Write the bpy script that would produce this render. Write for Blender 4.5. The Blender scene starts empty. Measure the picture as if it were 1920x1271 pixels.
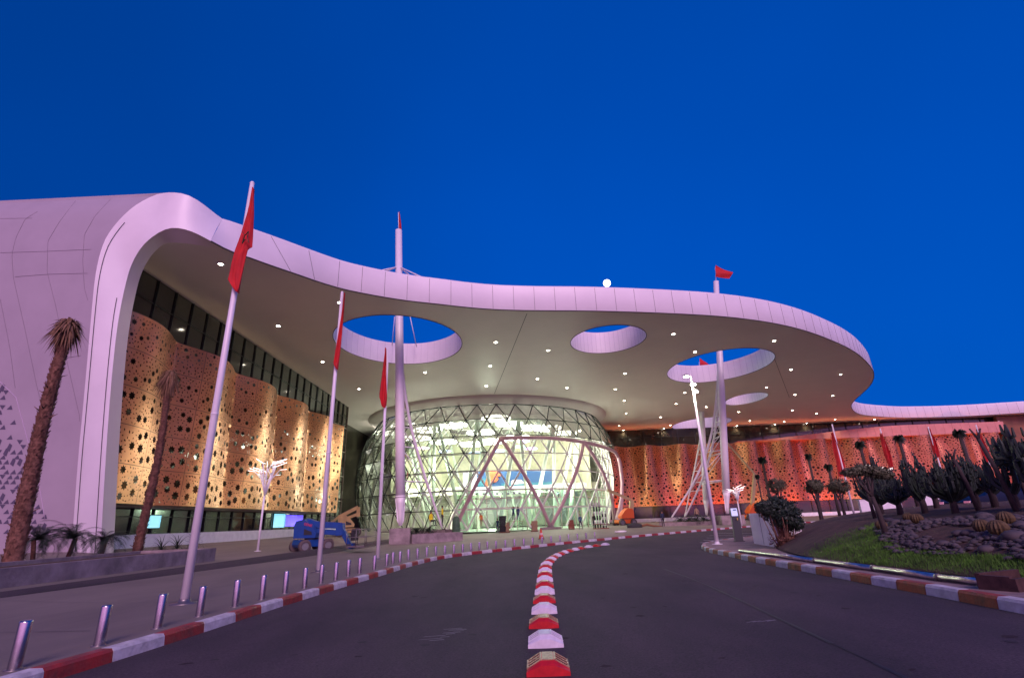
import bpy, bmesh, math, random
import numpy as np
from mathutils import Vector, Matrix, noise
from mathutils.geometry import delaunay_2d_cdt
from mathutils.bvhtree import BVHTree
random.seed(7)
S = bpy.context.scene
R = math.radians
# ------------------------------------------------------------------ camera
W_, H_, F_ = 1920.0, 1271.0, 956.0
EYE = 1.1
TILT = math.atan((976 - 635.5) / F_); ROLL = R(-2.1)
_fw = np.array([0, math.cos(TILT), math.sin(TILT)]); _up = np.array([0, -math.sin(TILT), math.cos(TILT)]); _rt = np.array([1., 0, 0])
_X = math.cos(ROLL) * _rt + math.sin(ROLL) * _up; _U = -math.sin(ROLL) * _rt + math.cos(ROLL) * _up
cd = bpy.data.cameras.new("camera"); cam = bpy.data.objects.new("camera", cd); S.collection.objects.link(cam)
cd.sensor_width = 36; cd.lens = 36 * F_ / W_; cd.clip_end = 4000; cd.clip_start = 0.1
m = Matrix(((_X[0], _U[0], -_fw[0], 0), (_X[1], _U[1], -_fw[1], 0), (_X[2], _U[2], -_fw[2], EYE), (0, 0, 0, 1)))
cam.matrix_world = m; S.camera = cam
# ------------------------------------------------------------------ world
SUN_EL, SUN_AZ = 34, 168          # afterglow behind the camera
wd = bpy.data.worlds.new("World"); S.world = wd; wd.use_nodes = True
nt = wd.node_tree; nt.nodes.clear()
def N(t, **k):
    n = nt.nodes.new(t)
    for a, b in k.items(): setattr(n, a, b)
    return n
tc = N('ShaderNodeTexCoord'); sp = N('ShaderNodeSeparateXYZ'); nt.links.new(tc.outputs['Generated'], sp.inputs[0])
rz = N('ShaderNodeValToRGB')      # zenith gradient
cr = rz.color_ramp; cr.elements[0].position = 0.0; cr.elements[0].color = (0.0, 0.10, 0.56, 1)
cr.elements[1].position = 0.95; cr.elements[1].color = (0.0, 0.055, 0.36, 1)
e = cr.elements.new(0.45); e.color = (0.0, 0.078, 0.49, 1)
nt.links.new(sp.outputs['Z'], rz.inputs[0])
# darker blue towards the left side of the sky
lf = N('ShaderNodeMapRange'); lf.inputs[1].default_value = -0.85; lf.inputs[2].default_value = 0.1; lf.inputs[3].default_value = 0.66; lf.inputs[4].default_value = 1.0; lf.interpolation_type = 'SMOOTHSTEP'
nt.links.new(sp.outputs['X'], lf.inputs[0])
cn = N('ShaderNodeTexNoise'); cn.inputs['Scale'].default_value = 1.3; cn.inputs['Detail'].default_value = 3; nt.links.new(tc.outputs['Generated'], cn.inputs[0])
cm = N('ShaderNodeMapRange'); cm.inputs[1].default_value = .3; cm.inputs[2].default_value = .7; cm.inputs[3].default_value = .94; cm.inputs[4].default_value = 1.06; nt.links.new(cn.outputs[0], cm.inputs[0])
lm = N('ShaderNodeMath', operation='MULTIPLY'); nt.links.new(lf.outputs[0], lm.inputs[0]); nt.links.new(cm.outputs[0], lm.inputs[1])
ml = N('ShaderNodeVectorMath', operation='SCALE'); nt.links.new(rz.outputs[0], ml.inputs[0]); nt.links.new(lm.outputs[0], ml.inputs['Scale'])
# pink afterglow low in the sky behind the camera
gy = N('ShaderNodeMapRange'); gy.inputs[1].default_value = -0.15; gy.inputs[2].default_value = -0.9; gy.interpolation_type = 'SMOOTHSTEP'
nt.links.new(sp.outputs['Y'], gy.inputs[0])
gz_ = N('ShaderNodeMapRange'); gz_.inputs[1].default_value = 0.75; gz_.inputs[2].default_value = 0.0; gz_.interpolation_type = 'SMOOTHSTEP'
nt.links.new(sp.outputs['Z'], gz_.inputs[0])
mg = N('ShaderNodeMath', operation='MULTIPLY'); nt.links.new(gy.outputs[0], mg.inputs[0]); nt.links.new(gz_.outputs[0], mg.inputs[1])
sc = N('ShaderNodeVectorMath', operation='SCALE'); sc.inputs[0].default_value = (1.15, 0.42, 0.72); nt.links.new(mg.outputs[0], sc.inputs['Scale'])
ad = N('ShaderNodeVectorMath', operation='ADD'); nt.links.new(ml.outputs[0], ad.inputs[0]); nt.links.new(sc.outputs[0], ad.inputs[1])
bg = N('ShaderNodeBackground'); bg.inputs[1].default_value = 1.0; nt.links.new(ad.outputs[0], bg.inputs[0])
ow = N('ShaderNodeOutputWorld'); nt.links.new(bg.outputs[0], ow.inputs[0])
sl = bpy.data.lights.new("afterglow_sun", 'SUN'); sl.energy = 2.3; sl.angle = R(24); sl.color = (1.0, 0.64, 0.78)
so = bpy.data.objects.new("afterglow_sun", sl); S.collection.objects.link(so)
d = Vector((-math.sin(R(SUN_AZ)) * math.cos(R(SUN_EL)), -math.cos(R(SUN_AZ)) * math.cos(R(SUN_EL)), -math.sin(R(SUN_EL))))
so.rotation_euler = d.to_track_quat('-Z', 'Y').to_euler()
S.view_settings.view_transform = 'Standard'; S.view_settings.look = 'None'; S.view_settings.exposure = 0; S.view_settings.gamma = 1
S.cycles.use_denoising = True
S.cycles.max_bounces = 8; S.cycles.transparent_max_bounces = 24; S.cycles.diffuse_bounces = 3; S.cycles.glossy_bounces = 3
S.cycles.sample_clamp_indirect = 4

# ------------------------------------------------------------------ measuring helpers
def sm(t): t = min(max(t, 0), 1); return t * t * (3 - 2 * t)
def gz(x, y):                      # height of the paved plaza
    Y = max(33 - 4 * math.log1p(math.exp(min((33 - y) / 4., 50))), -10) if y < 150 else 33
    return .0145 * 12 * math.tanh(x / 12.) - .011 * Y + .053 * min(max(-9 - x, 0), 16) + .15 * sm((y - 50) / 25)
KR = [(5.9, -6), (5.85, 0), (5.84, 4), (5.83, 6.73), (5.92, 7.6), (6.02, 8.6), (6.08, 9.74), (6.17, 10.9), (6.28, 12.3), (6.38, 14), (6.5, 15.6), (6.68, 17.08), (6.87, 18.76), (7.02, 20.3), (7.3, 21.9), (7.75, 23.6), (8.5, 25.6), (9.9, 27.9), (12, 30.1), (15, 32.3), (20, 35), (32, 40), (60, 50), (130, 70)]
def xpipe(y): return 6.95 + (max(y - 12, 0) ** 1.55) * .085
def mound(x, y):                   # raised garden on the right
    s = x - xpipe(y) - .12
    if s <= 0: return 0.03
    z = 1.28 * (1 - math.exp(-s / 1.75)) * (1 - .5 * math.exp(-max(x, 0) / 40.)) * 1.35
    ed = min(1.0, max(0.0, (min(31.5, 24 + .28 * x) + 1.5 - y) / 7.0))
    return .03 + z * sm(ed) + .04 * noise.noise(Vector((x * .8, y * .8, 0)))
def hg(x, y): return gz(x, y) + mound(x, y)
def ray(px, py): return (px - W_ / 2) / F_ * _X + (H_ / 2 - py) / F_ * _U + _fw
def G(px, py, dz=0.0, f=gz):       # pixel -> point on the ground
    d = ray(px, py); z = 0; p = None
    for _ in range(60):
        s = (z + dz - EYE) / d[2]; p = d * s; z = z * .5 + .5 * f(p[0], p[1])
    return Vector((p[0], p[1], z + dz))
def A(px, py, z): d = ray(px, py); s = (z - EYE) / d[2]; return Vector((d[0] * s, d[1] * s, z))
def Dy(px, py, y): d = ray(px, py); s = y / d[1]; return Vector((d[0] * s, y, EYE + d[2] * s))
# ------------------------------------------------------------------ object helpers
C = S.collection
def tag(o, label=None, cat=None, group=None, kind=None):
    if label: o['label'] = label
    if cat: o['category'] = cat
    if group: o['group'] = group
    if kind: o['kind'] = kind
    return o
def empty(name, loc=(0, 0, 0), rz=0.0, label=None, cat=None, group=None):
    o = bpy.data.objects.new(name, None); C.objects.link(o); o.location = loc; o.rotation_euler = (0, 0, rz)
    o.empty_display_size = .2
    return tag(o, label, cat, group)
class MB:
    def __init__(s): s.v = []; s.f = []; s.m = []; s.s = []
    def add(s, vs, fs, mi=0, smooth=False):
        b = len(s.v); s.v += [tuple(q) for q in vs]
        for f in fs: s.f.append([b + i for i in f]); s.m.append(mi); s.s.append(smooth)
        return s
    def quad(s, a, b, c, d, mi=0): return s.add([a, b, c, d], [(0, 1, 2, 3)], mi)
    def box(s, c, sz, rz=0.0, mi=0, M=None):
        x, y, z = sz[0] / 2, sz[1] / 2, sz[2] / 2
        vs = [Vector((i * x, j * y, k * z)) for i in (-1, 1) for j in (-1, 1) for k in (-1, 1)]
        m = M if M is not None else Matrix.Rotation(rz, 3, 'Z')
        vs = [m @ v + Vector(c) for v in vs]
        return s.add(vs, [(0, 1, 3, 2), (4, 6, 7, 5), (0, 4, 5, 1), (2, 3, 7, 6), (0, 2, 6, 4), (1, 5, 7, 3)], mi)
    def bbox(s, a, b, mi=0): return s.box([(a[i] + b[i]) / 2 for i in range(3)], [abs(b[i] - a[i]) for i in range(3)], 0, mi)
    def bar(s, a, b, w, h=None, mi=0):      # square bar between two points
        a = Vector(a); b = Vector(b); d = b - a; L = d.length
        if L < 1e-6: return s
        q = d.to_track_quat('X', 'Z').to_matrix()
        return s.box((a + b) / 2, (L, w, h or w), 0, mi, q)
    def tube(s, path, rad, n=8, mi=0, caps=True, smooth=True):
        P = [Vector(p) for p in path]; rs = rad if isinstance(rad, (list, tuple)) else [rad] * len(P)
        vs = []; pu = None
        for i, p in enumerate(P):
            t = (P[min(i + 1, len(P) - 1)] - P[max(i - 1, 0)]).normalized()
            if pu is None: pu = t.orthogonal().normalized()
            u = (pu - t * pu.dot(t)).normalized(); pu = u; w = t.cross(u)
            for k in range(n):
                a = 2 * math.pi * k / n; vs.append(p + (u * math.cos(a) + w * math.sin(a)) * rs[i])
        fs = [(i * n + k, i * n + (k + 1) % n, (i + 1) * n + (k + 1) % n, (i + 1) * n + k) for i in range(len(P) - 1) for k in range(n)]
        s.add(vs, fs, mi, smooth)
        if caps:
            b = len(s.v) - len(vs)
            s.f.append([b + k for k in range(n)][::-1]); s.m.append(mi); s.s.append(False)
            s.f.append([b + (len(P) - 1) * n + k for k in range(n)]); s.m.append(mi); s.s.append(False)
        return s
    def cyl(s, a, b, r, r2=None, n=16, mi=0): return s.tube([a, b], [r, r if r2 is None else r2], n, mi)
    def lathe(s, prof, n=24, mi=0, c=(0, 0, 0), smooth=True):
        vs = [(c[0] + r * math.cos(2 * math.pi * k / n), c[1] + r * math.sin(2 * math.pi * k / n), c[2] + z) for r, z in prof for k in range(n)]
        fs = [(i * n + k, i * n + (k + 1) % n, (i + 1) * n + (k + 1) % n, (i + 1) * n + k) for i in range(len(prof) - 1) for k in range(n)]
        return s.add(vs, fs, mi, smooth)
    def prism(s, poly, y0, y1, mi=0, f=lambda p, y: (p[0], y, p[1])):
        n = len(poly); vs = [f(p, y0) for p in poly] + [f(p, y1) for p in poly]
        fs = [tuple(range(n))[::-1], tuple(range(n, 2 * n))] + [(i, (i + 1) % n, n + (i + 1) % n, n + i) for i in range(n)]
        return s.add(vs, fs, mi)
    def grid(s, rows, mi=0, smooth=True, closed=False):
        n = len(rows[0]); vs = [p for r in rows for p in r]; fs = []
        for i in range(len(rows) - 1):
            for k in range(n if closed else n - 1):
                fs.append((i * n + k, i * n + (k + 1) % n, (i + 1) * n + (k + 1) % n, (i + 1) * n + k))
        return s.add(vs, fs, mi, smooth)
    def blob(s, c, r, mi=0, sub=1, jit=.12, M=None):
        bm = bmesh.new(); bmesh.ops.create_icosphere(bm, subdivisions=sub, radius=1)
        rr = r if isinstance(r, (tuple, list)) else (r, r, r)
        vs = []
        for v in bm.verts:
            q = v.co * (1 + random.uniform(-jit, jit)); q = Vector((q[0] * rr[0], q[1] * rr[1], q[2] * rr[2]))
            if M is not None: q = M @ q
            vs.append(q + Vector(c))
        s.add(vs, [[v.index for v in f.verts] for f in bm.faces], mi, True); bm.free(); return s
    def build(s, name, mats, parent=None, fixn=False):
        me = bpy.data.meshes.new(name); me.from_pydata(s.v, [], s.f)
        mats = mats if isinstance(mats, (list, tuple)) else [mats]
        for m_ in mats: me.materials.append(m_)
        me.polygons.foreach_set('material_index', s.m); me.polygons.foreach_set('use_smooth', s.s)
        if fixn:
            bm = bmesh.new(); bm.from_mesh(me); bmesh.ops.recalc_face_normals(bm, faces=bm.faces); bm.to_mesh(me); bm.free()
        me.update(); o = bpy.data.objects.new(name, me); C.objects.link(o)
        if parent is not None: o.parent = parent
        return o
def copy_tree(o, parent=None):
    c = o.copy(); C.objects.link(c)
    if parent is not None: c.parent = parent
    for ch in o.children: copy_tree(ch, c)
    return c
def pip(pts, poly):                # numpy even-odd test
    x, y = pts[:, 0], pts[:, 1]; ins = np.zeros(len(pts), bool); n = len(poly)
    for i in range(n):
        x1, y1 = poly[i]; x2, y2 = poly[(i + 1) % n]
        if y1 == y2: continue
        c = ((y1 > y) != (y2 > y)) & (x < (x2 - x1) * (y - y1) / (y2 - y1) + x1); ins ^= c
    return ins
def fill(outer, holes=(), step=None, keep_in=True):
    """triangulate outer minus holes, with inner grid points -> verts2d, tris"""
    vs = [tuple(p) for p in outer]; es = [(i, (i + 1) % len(outer)) for i in range(len(outer))]
    for h in holes:
        b = len(vs); vs += [tuple(p) for p in h]; es += [(b + i, b + (i + 1) % len(h)) for i in range(len(h))]
    if step:
        xs = [p[0] for p in outer]; ys = [p[1] for p in outer]
        sx, sy = (step, step) if not isinstance(step, tuple) else step
        gx = np.arange(min(xs) + sx * .5, max(xs), sx); gy = np.arange(min(ys) + sy * .5, max(ys), sy)
        g = np.array([(a, b) for a in gx for b in gy]); k = pip(g, outer)
        for h in holes: k &= ~pip(g, h)
        vs += [tuple(p) for p in g[k]]
    r = delaunay_2d_cdt([Vector(p) for p in vs], es, [], 0, 1e-5)
    V2 = [(v[0], v[1]) for v in r[0]]; T = [tuple(f) for f in r[2]]
    cen = np.array([[sum(V2[i][0] for i in f) / 3, sum(V2[i][1] for i in f) / 3] for f in T])
    k = pip(cen, outer)
    for h in holes: k &= ~pip(cen, h)
    return V2, [t for t, q in zip(T, k) if q]
# ------------------------------------------------------------------ materials
def mat(name, col, rough=.6, metal=0, noise_amt=0, nscale=5, bump=0, bscale=40, emit=None, es=0, col2=None, detail=4, alpha=None, spec=None, coords='Object'):
    m_ = bpy.data.materials.new(name); m_.use_nodes = True; t = m_.node_tree; b = t.nodes['Principled BSDF']
    b.inputs['Base Color'].default_value = (*col, 1); b.inputs['Roughness'].default_value = rough; b.inputs['Metallic'].default_value = metal
    if spec is not None: b.inputs['Specular IOR Level'].default_value = spec
    if noise_amt or col2 or bump:
        tc_ = t.nodes.new('ShaderNodeTexCoord')
    if noise_amt or col2:
        n = t.nodes.new('ShaderNodeTexNoise'); n.inputs['Scale'].default_value = nscale; n.inputs['Detail'].default_value = detail; n.inputs['Roughness'].default_value = .6
        t.links.new(tc_.outputs[coords], n.inputs[0])
        r = t.nodes.new('ShaderNodeValToRGB'); r.color_ramp.elements[0].position = .32; r.color_ramp.elements[1].position = .68
        c2 = col2 if col2 else tuple(c * (1 - noise_amt) for c in col)
        r.color_ramp.elements[0].color = (*c2, 1); r.color_ramp.elements[1].color = (*[min(1, c * (1 + (noise_amt if not col2 else 0))) for c in col], 1)
        t.links.new(n.outputs[0], r.inputs[0]); t.links.new(r.outputs[0], b.inputs['Base Color'])
    if bump:
        n2 = t.nodes.new('ShaderNodeTexNoise'); n2.inputs['Scale'].default_value = bscale; n2.inputs['Detail'].default_value = 5; t.links.new(tc_.outputs[coords], n2.inputs[0])
        bp = t.nodes.new('ShaderNodeBump'); bp.inputs['Strength'].default_value = bump; bp.inputs['Distance'].default_value = .05
        t.links.new(n2.outputs[0], bp.inputs['Height']); t.links.new(bp.outputs[0], b.inputs['Normal'])
    if emit: b.inputs['Emission Color'].default_value = (*emit, 1); b.inputs['Emission Strength'].default_value = es
    return m_
def glassmat(name, tint, refl, gl=.03):
    m_ = bpy.data.materials.new(name); m_.use_nodes = True; t = m_.node_tree; t.nodes.clear()
    tr = t.nodes.new('ShaderNodeBsdfTransparent'); tr.inputs[0].default_value = (*tint, 1)
    g = t.nodes.new('ShaderNodeBsdfGlossy'); g.inputs['Roughness'].default_value = gl; g.inputs[0].default_value = (1, 1, 1, 1)
    fr = t.nodes.new('ShaderNodeFresnel'); fr.inputs[0].default_value = 1.5
    mr = t.nodes.new('ShaderNodeMath'); mr.operation = 'MULTIPLY_ADD'; mr.inputs[1].default_value = .8; mr.inputs[2].default_value = refl; mr.use_clamp = True
    t.links.new(fr.outputs[0], mr.inputs[0])
    mx = t.nodes.new('ShaderNodeMixShader'); t.links.new(mr.outputs[0], mx.inputs[0]); t.links.new(tr.outputs[0], mx.inputs[1]); t.links.new(g.outputs[0], mx.inputs[2])
    o = t.nodes.new('ShaderNodeOutputMaterial'); t.links.new(mx.outputs[0], o.inputs[0]); return m_
def emis(name, col, s): return mat(name, (0.8, 0.8, 0.8), .5, emit=col, es=s)
def asphalt_mat():
    m_ = mat('asphalt', (.062, .058, .062), .82, noise_amt=0, bump=.35, bscale=60)
    t = m_.node_tree; b = t.nodes['Principled BSDF']; tc_ = [n for n in t.nodes if n.type == 'TEX_COORD'][0]
    mp = t.nodes.new('ShaderNodeMapping'); mp.inputs['Rotation'].default_value = (0, 0, R(20)); mp.inputs['Scale'].default_value = (1, .35, 1); t.links.new(tc_.outputs['Object'], mp.inputs[0])
    a = t.nodes.new('ShaderNodeTexNoise'); a.inputs['Scale'].default_value = .55; a.inputs['Detail'].default_value = 6; a.inputs['Roughness'].default_value = .65; t.links.new(mp.outputs[0], a.inputs[0])
    c = t.nodes.new('ShaderNodeTexNoise'); c.inputs['Scale'].default_value = 45; c.inputs['Detail'].default_value = 3; t.links.new(tc_.outputs['Object'], c.inputs[0])
    r = t.nodes.new('ShaderNodeValToRGB'); r.color_ramp.elements[0].position = .3; r.color_ramp.elements[1].position = .72
    r.color_ramp.elements[0].color = (.019, .012, .018, 1); r.color_ramp.elements[1].color = (.066, .043, .054, 1); t.links.new(a.outputs[0], r.inputs[0])
    r2 = t.nodes.new('ShaderNodeMapRange'); r2.inputs[1].default_value = .3; r2.inputs[2].default_value = .75; r2.inputs[3].default_value = .45; r2.inputs[4].default_value = 1.65; t.links.new(c.outputs[0], r2.inputs[0])
    s_ = t.nodes.new('ShaderNodeVectorMath'); s_.operation = 'SCALE'; t.links.new(r.outputs[0], s_.inputs[0]); t.links.new(r2.outputs[0], s_.inputs['Scale']); t.links.new(s_.outputs[0], b.inputs['Base Color'])
    return m_
def concrete_mat(name, c1, c2, sc_=.4, rough=.7):
    m_ = mat(name, c1, rough, bump=.12, bscale=25)
    t = m_.node_tree; b = t.nodes['Principled BSDF']; tc_ = [n for n in t.nodes if n.type == 'TEX_COORD'][0]
    mp = t.nodes.new('ShaderNodeMapping'); mp.inputs['Scale'].default_value = (1, .3, 1); mp.inputs['Rotation'].default_value = (0, 0, R(-65)); t.links.new(tc_.outputs['Object'], mp.inputs[0])
    a = t.nodes.new('ShaderNodeTexNoise'); a.inputs['Scale'].default_value = sc_; a.inputs['Detail'].default_value = 7; a.inputs['Roughness'].default_value = .68; t.links.new(mp.outputs[0], a.inputs[0])
    r = t.nodes.new('ShaderNodeValToRGB'); r.color_ramp.elements[0].position = .3; r.color_ramp.elements[1].position = .7
    r.color_ramp.elements[0].color = (*c2, 1); r.color_ramp.elements[1].color = (*c1, 1); t.links.new(a.outputs[0], r.inputs[0]); t.links.new(r.outputs[0], b.inputs['Base Color'])
    return m_
M = {}
M['asphalt'] = asphalt_mat()
M['plaza'] = concrete_mat('plaza_concrete', (.215, .18, .15), (.12, .10, .088), .35)
M['earth'] = mat('far_ground', (.10, .085, .075), .9, noise_amt=.3, nscale=.05)
M['soil'] = mat('soil', (.065, .034, .024), .95, noise_amt=.4, nscale=3, bump=.6, bscale=14)  # colour darkened to stand in for shade over the garden
M['sidewalk'] = mat('sidewalk_paving', (.24, .17, .16), .8, noise_amt=.3, nscale=2.5, bump=.2, bscale=20)
M['kerb_red'] = mat('kerb_red_paint', (.38, .018, .02), .55, col2=(.16, .03, .03), nscale=5, bump=.2, bscale=18)
M['kerb_orange'] = mat('kerb_orange_paint', (.42, .06, .02), .55, col2=(.15, .035, .02), nscale=5, bump=.2, bscale=18)
M['kerb_white'] = mat('kerb_white_paint', (.66, .64, .66), .6, noise_amt=0, col2=(.42, .40, .41), nscale=6, bump=.2, bscale=18)
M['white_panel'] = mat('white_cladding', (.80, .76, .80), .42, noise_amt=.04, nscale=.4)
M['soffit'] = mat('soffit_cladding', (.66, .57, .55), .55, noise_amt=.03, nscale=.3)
M['joint'] = mat('dark_joint', (.05, .045, .05), .8)
M['brown_trim'] = mat('bronze_trim', (.16, .11, .09), .5)
M['white_steel'] = mat('white_painted_steel', (.78, .74, .77), .35, noise_amt=.04, nscale=2)
M['white_lattice'] = mat('white_lattice_paint', (.82, .82, .76), .4)
M['pink_steel'] = mat('rose_painted_steel', (.62, .40, .43), .4)
M['black_metal'] = mat('black_mullion', (.010, .014, .013), .5)
M['gold'] = mat('copper_gold_sheet', (.60, .25, .125), .30, metal=.72, noise_amt=.12, nscale=.5)
M['gold_joint'] = mat('screen_joint', (.10, .05, .03), .6)
M['salmon'] = mat('salmon_panel', (.62, .26, .21), .5, noise_amt=.10, nscale=.6)
M['dark_glass'] = mat('dark_facade_glass', (.030, .026, .018), .08, noise_amt=.5, nscale=.35, spec=.7)
M['brown_back'] = mat('facade_backing', (.10, .065, .04), .6, noise_amt=.5, nscale=.6)
M['dome_glass'] = glassmat('dome_glass', (.90, .98, .91), .03)
M['clear_glass'] = glassmat('lobby_glass', (.62, .86, .72), .06)
M['ring_light'] = emis('white_light', (1, .96, .84), 9)
M['down_light'] = emis('downlight_glow', (1, .88, .70), 60)
M['led'] = emis('led_white', (1, .93, .86), 1.7)
M['moon'] = emis('moon_surface', (1, .97, .9), 5)
M['red_flag'] = mat('red_flag_cloth', (.50, .012, .018), .8, noise_amt=.15, nscale=3)
M['star_green'] = mat('dark_green_print', (.02, .06, .03), .8)
M['steel'] = mat('brushed_stainless_steel', (.55, .52, .53), .24, metal=1, noise_amt=.08, nscale=12)
M['steel_dark'] = mat('worn_steel', (.25, .22, .22), .4, metal=.8)
M['concrete'] = mat('planter_concrete', (.27, .22, .22), .85, noise_amt=.35, nscale=1.3, bump=.3, bscale=12)
M['trunk'] = mat('palm_trunk', (.16, .075, .05), .95, noise_amt=.45, nscale=9)
M['deadleaf'] = mat('dry_palm_frond', (.20, .11, .06), .9, noise_amt=.35, nscale=8)
M['leaf'] = mat('green_leaf', (.05, .095, .035), .6, noise_amt=.45, nscale=4)
M['leaf_dark'] = mat('dark_leaf', (.016, .032, .018), .6, noise_amt=.5, nscale=5)
M['leaf_olive'] = mat('olive_leaf', (.085, .09, .045), .7, noise_amt=.4, nscale=6)
M['cactus'] = mat('cactus_green', (.022, .038, .026), .6, noise_amt=.35, nscale=6)  # the weak light on the garden is put into this darker green
M['barrel'] = mat('barrel_cactus', (.085, .055, .018), .7, noise_amt=.4, nscale=20)
M['bark'] = mat('grey_bark', (.05, .036, .034), .9, noise_amt=.3, nscale=8)
M['grass'] = mat('grass_blades', (.075, .20, .018), .7, noise_amt=.4, nscale=3)
M['stone'] = mat('river_stone', (.10, .085, .09), .85, col2=(.04, .035, .04), nscale=2.2)  # stone tones lowered to carry the shade of the garden slope
M['blue'] = mat('blue_machine_paint', (.004, .055, .24), .35, noise_amt=.1, nscale=3)
M['orange'] = mat('orange_machine_paint', (.75, .12, .01), .4)
M['yellow'] = mat('yellow_machine_paint', (.50, .36, .13), .5, noise_amt=.2, nscale=2)
M['cream_paint'] = mat('cream_paint', (.52, .40, .20), .5); M['rubber'] = mat('grey_rubber', (.10, .075, .075), .85)
M['dark'] = mat('dark_plastic', (.022, .022, .026), .5)
M['grey'] = mat('grey_paint', (.2, .2, .21), .5)
M['cream_wall'] = mat('cream_plaster', (.70, .69, .58), .7)
M['white_wall'] = mat('white_plaster', (.80, .78, .80), .8, noise_amt=.08, nscale=2)
M['screen_blue'] = emis('blue_screen', (.08, .03, 1), 1.2)
M['screen_cyan'] = emis('cyan_screen', (.25, .8, .95), 1.0)
M['pay_blue'] = emis('pay_panel_blue', (.12, .4, .9), .55)
M['green_led'] = emis('green_lamp', (.25, 1, .05), 3)
M['bill_blue'] = mat('billboard_blue', (.02, .075, .20), .4)
M['bill_orange'] = mat('billboard_orange', (.55, .10, .03), .4)
M['bill_teal'] = mat('billboard_teal', (.03, .16, .22), .4)
M['bill_white'] = mat('billboard_white', (.75, .75, .68), .5)
M['text_dark'] = mat('sign_letters_dark', (.02, .02, .02), .5)
M['text_white'] = emis('sign_letters_lit', (.75, .9, 1), 2.2)
M['skin'] = mat('skin', (.30, .15, .09), .6)
M['hair'] = mat('black_hair', (.012, .01, .01), .6)
for k_, c_ in dict(navy=(.02, .03, .08), charcoal=(.03, .03, .035), hivis=(.75, .65, .02), denim=(.03, .07, .16), orangevest=(.85, .2, .02), tan=(.3, .2, .12)).items(): M['cl_' + k_] = mat('cloth_' + k_, c_, .9)
M['car_body'] = mat('dark_car_paint', (.008, .01, .02), .15, spec=.6)
M['car_glass'] = mat('car_window', (.01, .01, .012), .05)
def spot(name, parent, loc, energy, color, size=R(130), blend=.8, rad=.12, dirv=(0, 0, -1), typ='SPOT'):
    key = (typ, round(energy, 2), color, round(size, 2), rad)
    if key not in _L:
        l = bpy.data.lights.new(name, typ); l.energy = energy; l.color = color; l.shadow_soft_size = rad
        if typ == 'SPOT': l.spot_size = size; l.spot_blend = blend
        _L[key] = l
    o = bpy.data.objects.new(name, _L[key]); C.objects.link(o)
    if parent is not None: o.parent = parent
    o.location = loc; o.rotation_euler = Vector(dirv).to_track_quat('-Z', 'Y').to_euler(); return o
_L = {}
ORD = ['nearest', 'second', 'third', 'fourth', 'fifth', 'sixth', 'seventh', 'eighth', 'ninth', 'tenth', 'eleventh', 'twelfth', 'thirteenth', 'fourteenth', 'fifteenth', 'sixteenth', 'seventeenth', 'eighteenth', 'nineteenth', 'twentieth'] + \
      [t + '-' + u for t in ('twenty', 'thirty', 'forty', 'fifty', 'sixty') for u in ('first', 'second', 'third', 'fourth', 'fifth', 'sixth', 'seventh', 'eighth', 'ninth', 'TT')]
ORD = [o.replace('twenty-TT', 'thirtieth').replace('thirty-TT', 'fortieth').replace('forty-TT', 'fiftieth').replace('fifty-TT', 'sixtieth') for o in ORD]
#==GROUND
g = MB(); gr = [[(x, y, -2.2) for x in (-900, -60, 60, 900)] for y in (-500, 0, 300, 1800)]; g.grid(gr, 0, False)
tag(g.build('ground', M['earth']), kind='structure')
def sheet(name, outer, m_, dz, step, holes=(), f=gz):
    V2, T = fill(outer, holes, step); b = MB(); b.add([(x, y, f(x, y) + dz) for x, y in V2], T, 0, True)
    return tag(b.build(name, m_, fixn=False), kind='structure')
sheet('road', [(-12, -14), (160, -14), (160, 230), (-12, 230)], M['asphalt'], -.13, (2.2, 2.2))
KLp = [(-4.82, -10), (-4.82, 0), (-4.79, 4), (-4.76, 6.06), (-4.71, 7.4), (-4.69, 9.2), (-4.68, 11), (-4.62, 12.6), (-4.56, 14.2), (-4.47, 15.9), (-4.38, 17.6), (-4.32, 19.2), (-4.27, 20.8), (-4.16, 22.4), (-3.98, 24), (-3.72, 25.4), (-3.3, 26.8), (-2.6, 28.2), (-1.6, 29.7), (-.5, 31.2), (.9, 33), (2.3, 34.8), (4, 36.6), (5.9, 38.4), (8.1, 40.7), (10.8, 43.2), (13.6, 45.9), (17.5, 49.6), (21.6, 53.4), (27, 58), (38, 64), (60, 73), (100, 86), (160, 100)]
plz = [(x - .16, y) if y < 26 else (x - .11, y + .12) for x, y in KLp]
sheet('plaza', plz + [(160, 230), (-140, 230), (-140, -10)], M['plaza'], 0, (2.5, 2.5))
def resample(P, step):
    P = [Vector(p) for p in P]; out = [P[0].copy()]; acc = 0; cum = [0]
    for a, b in zip(P, P[1:]): cum.append(cum[-1] + (b - a).length)
    n = int(cum[-1] / step); res = []
    for i in range(n + 1):
        s = i * step; k = max(j for j in range(len(cum)) if cum[j] <= s + 1e-9); k = min(k, len(P) - 2)
        t = (s - cum[k]) / (cum[k + 1] - cum[k]); res.append(P[k].lerp(P[k + 1], t))
    return res
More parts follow.
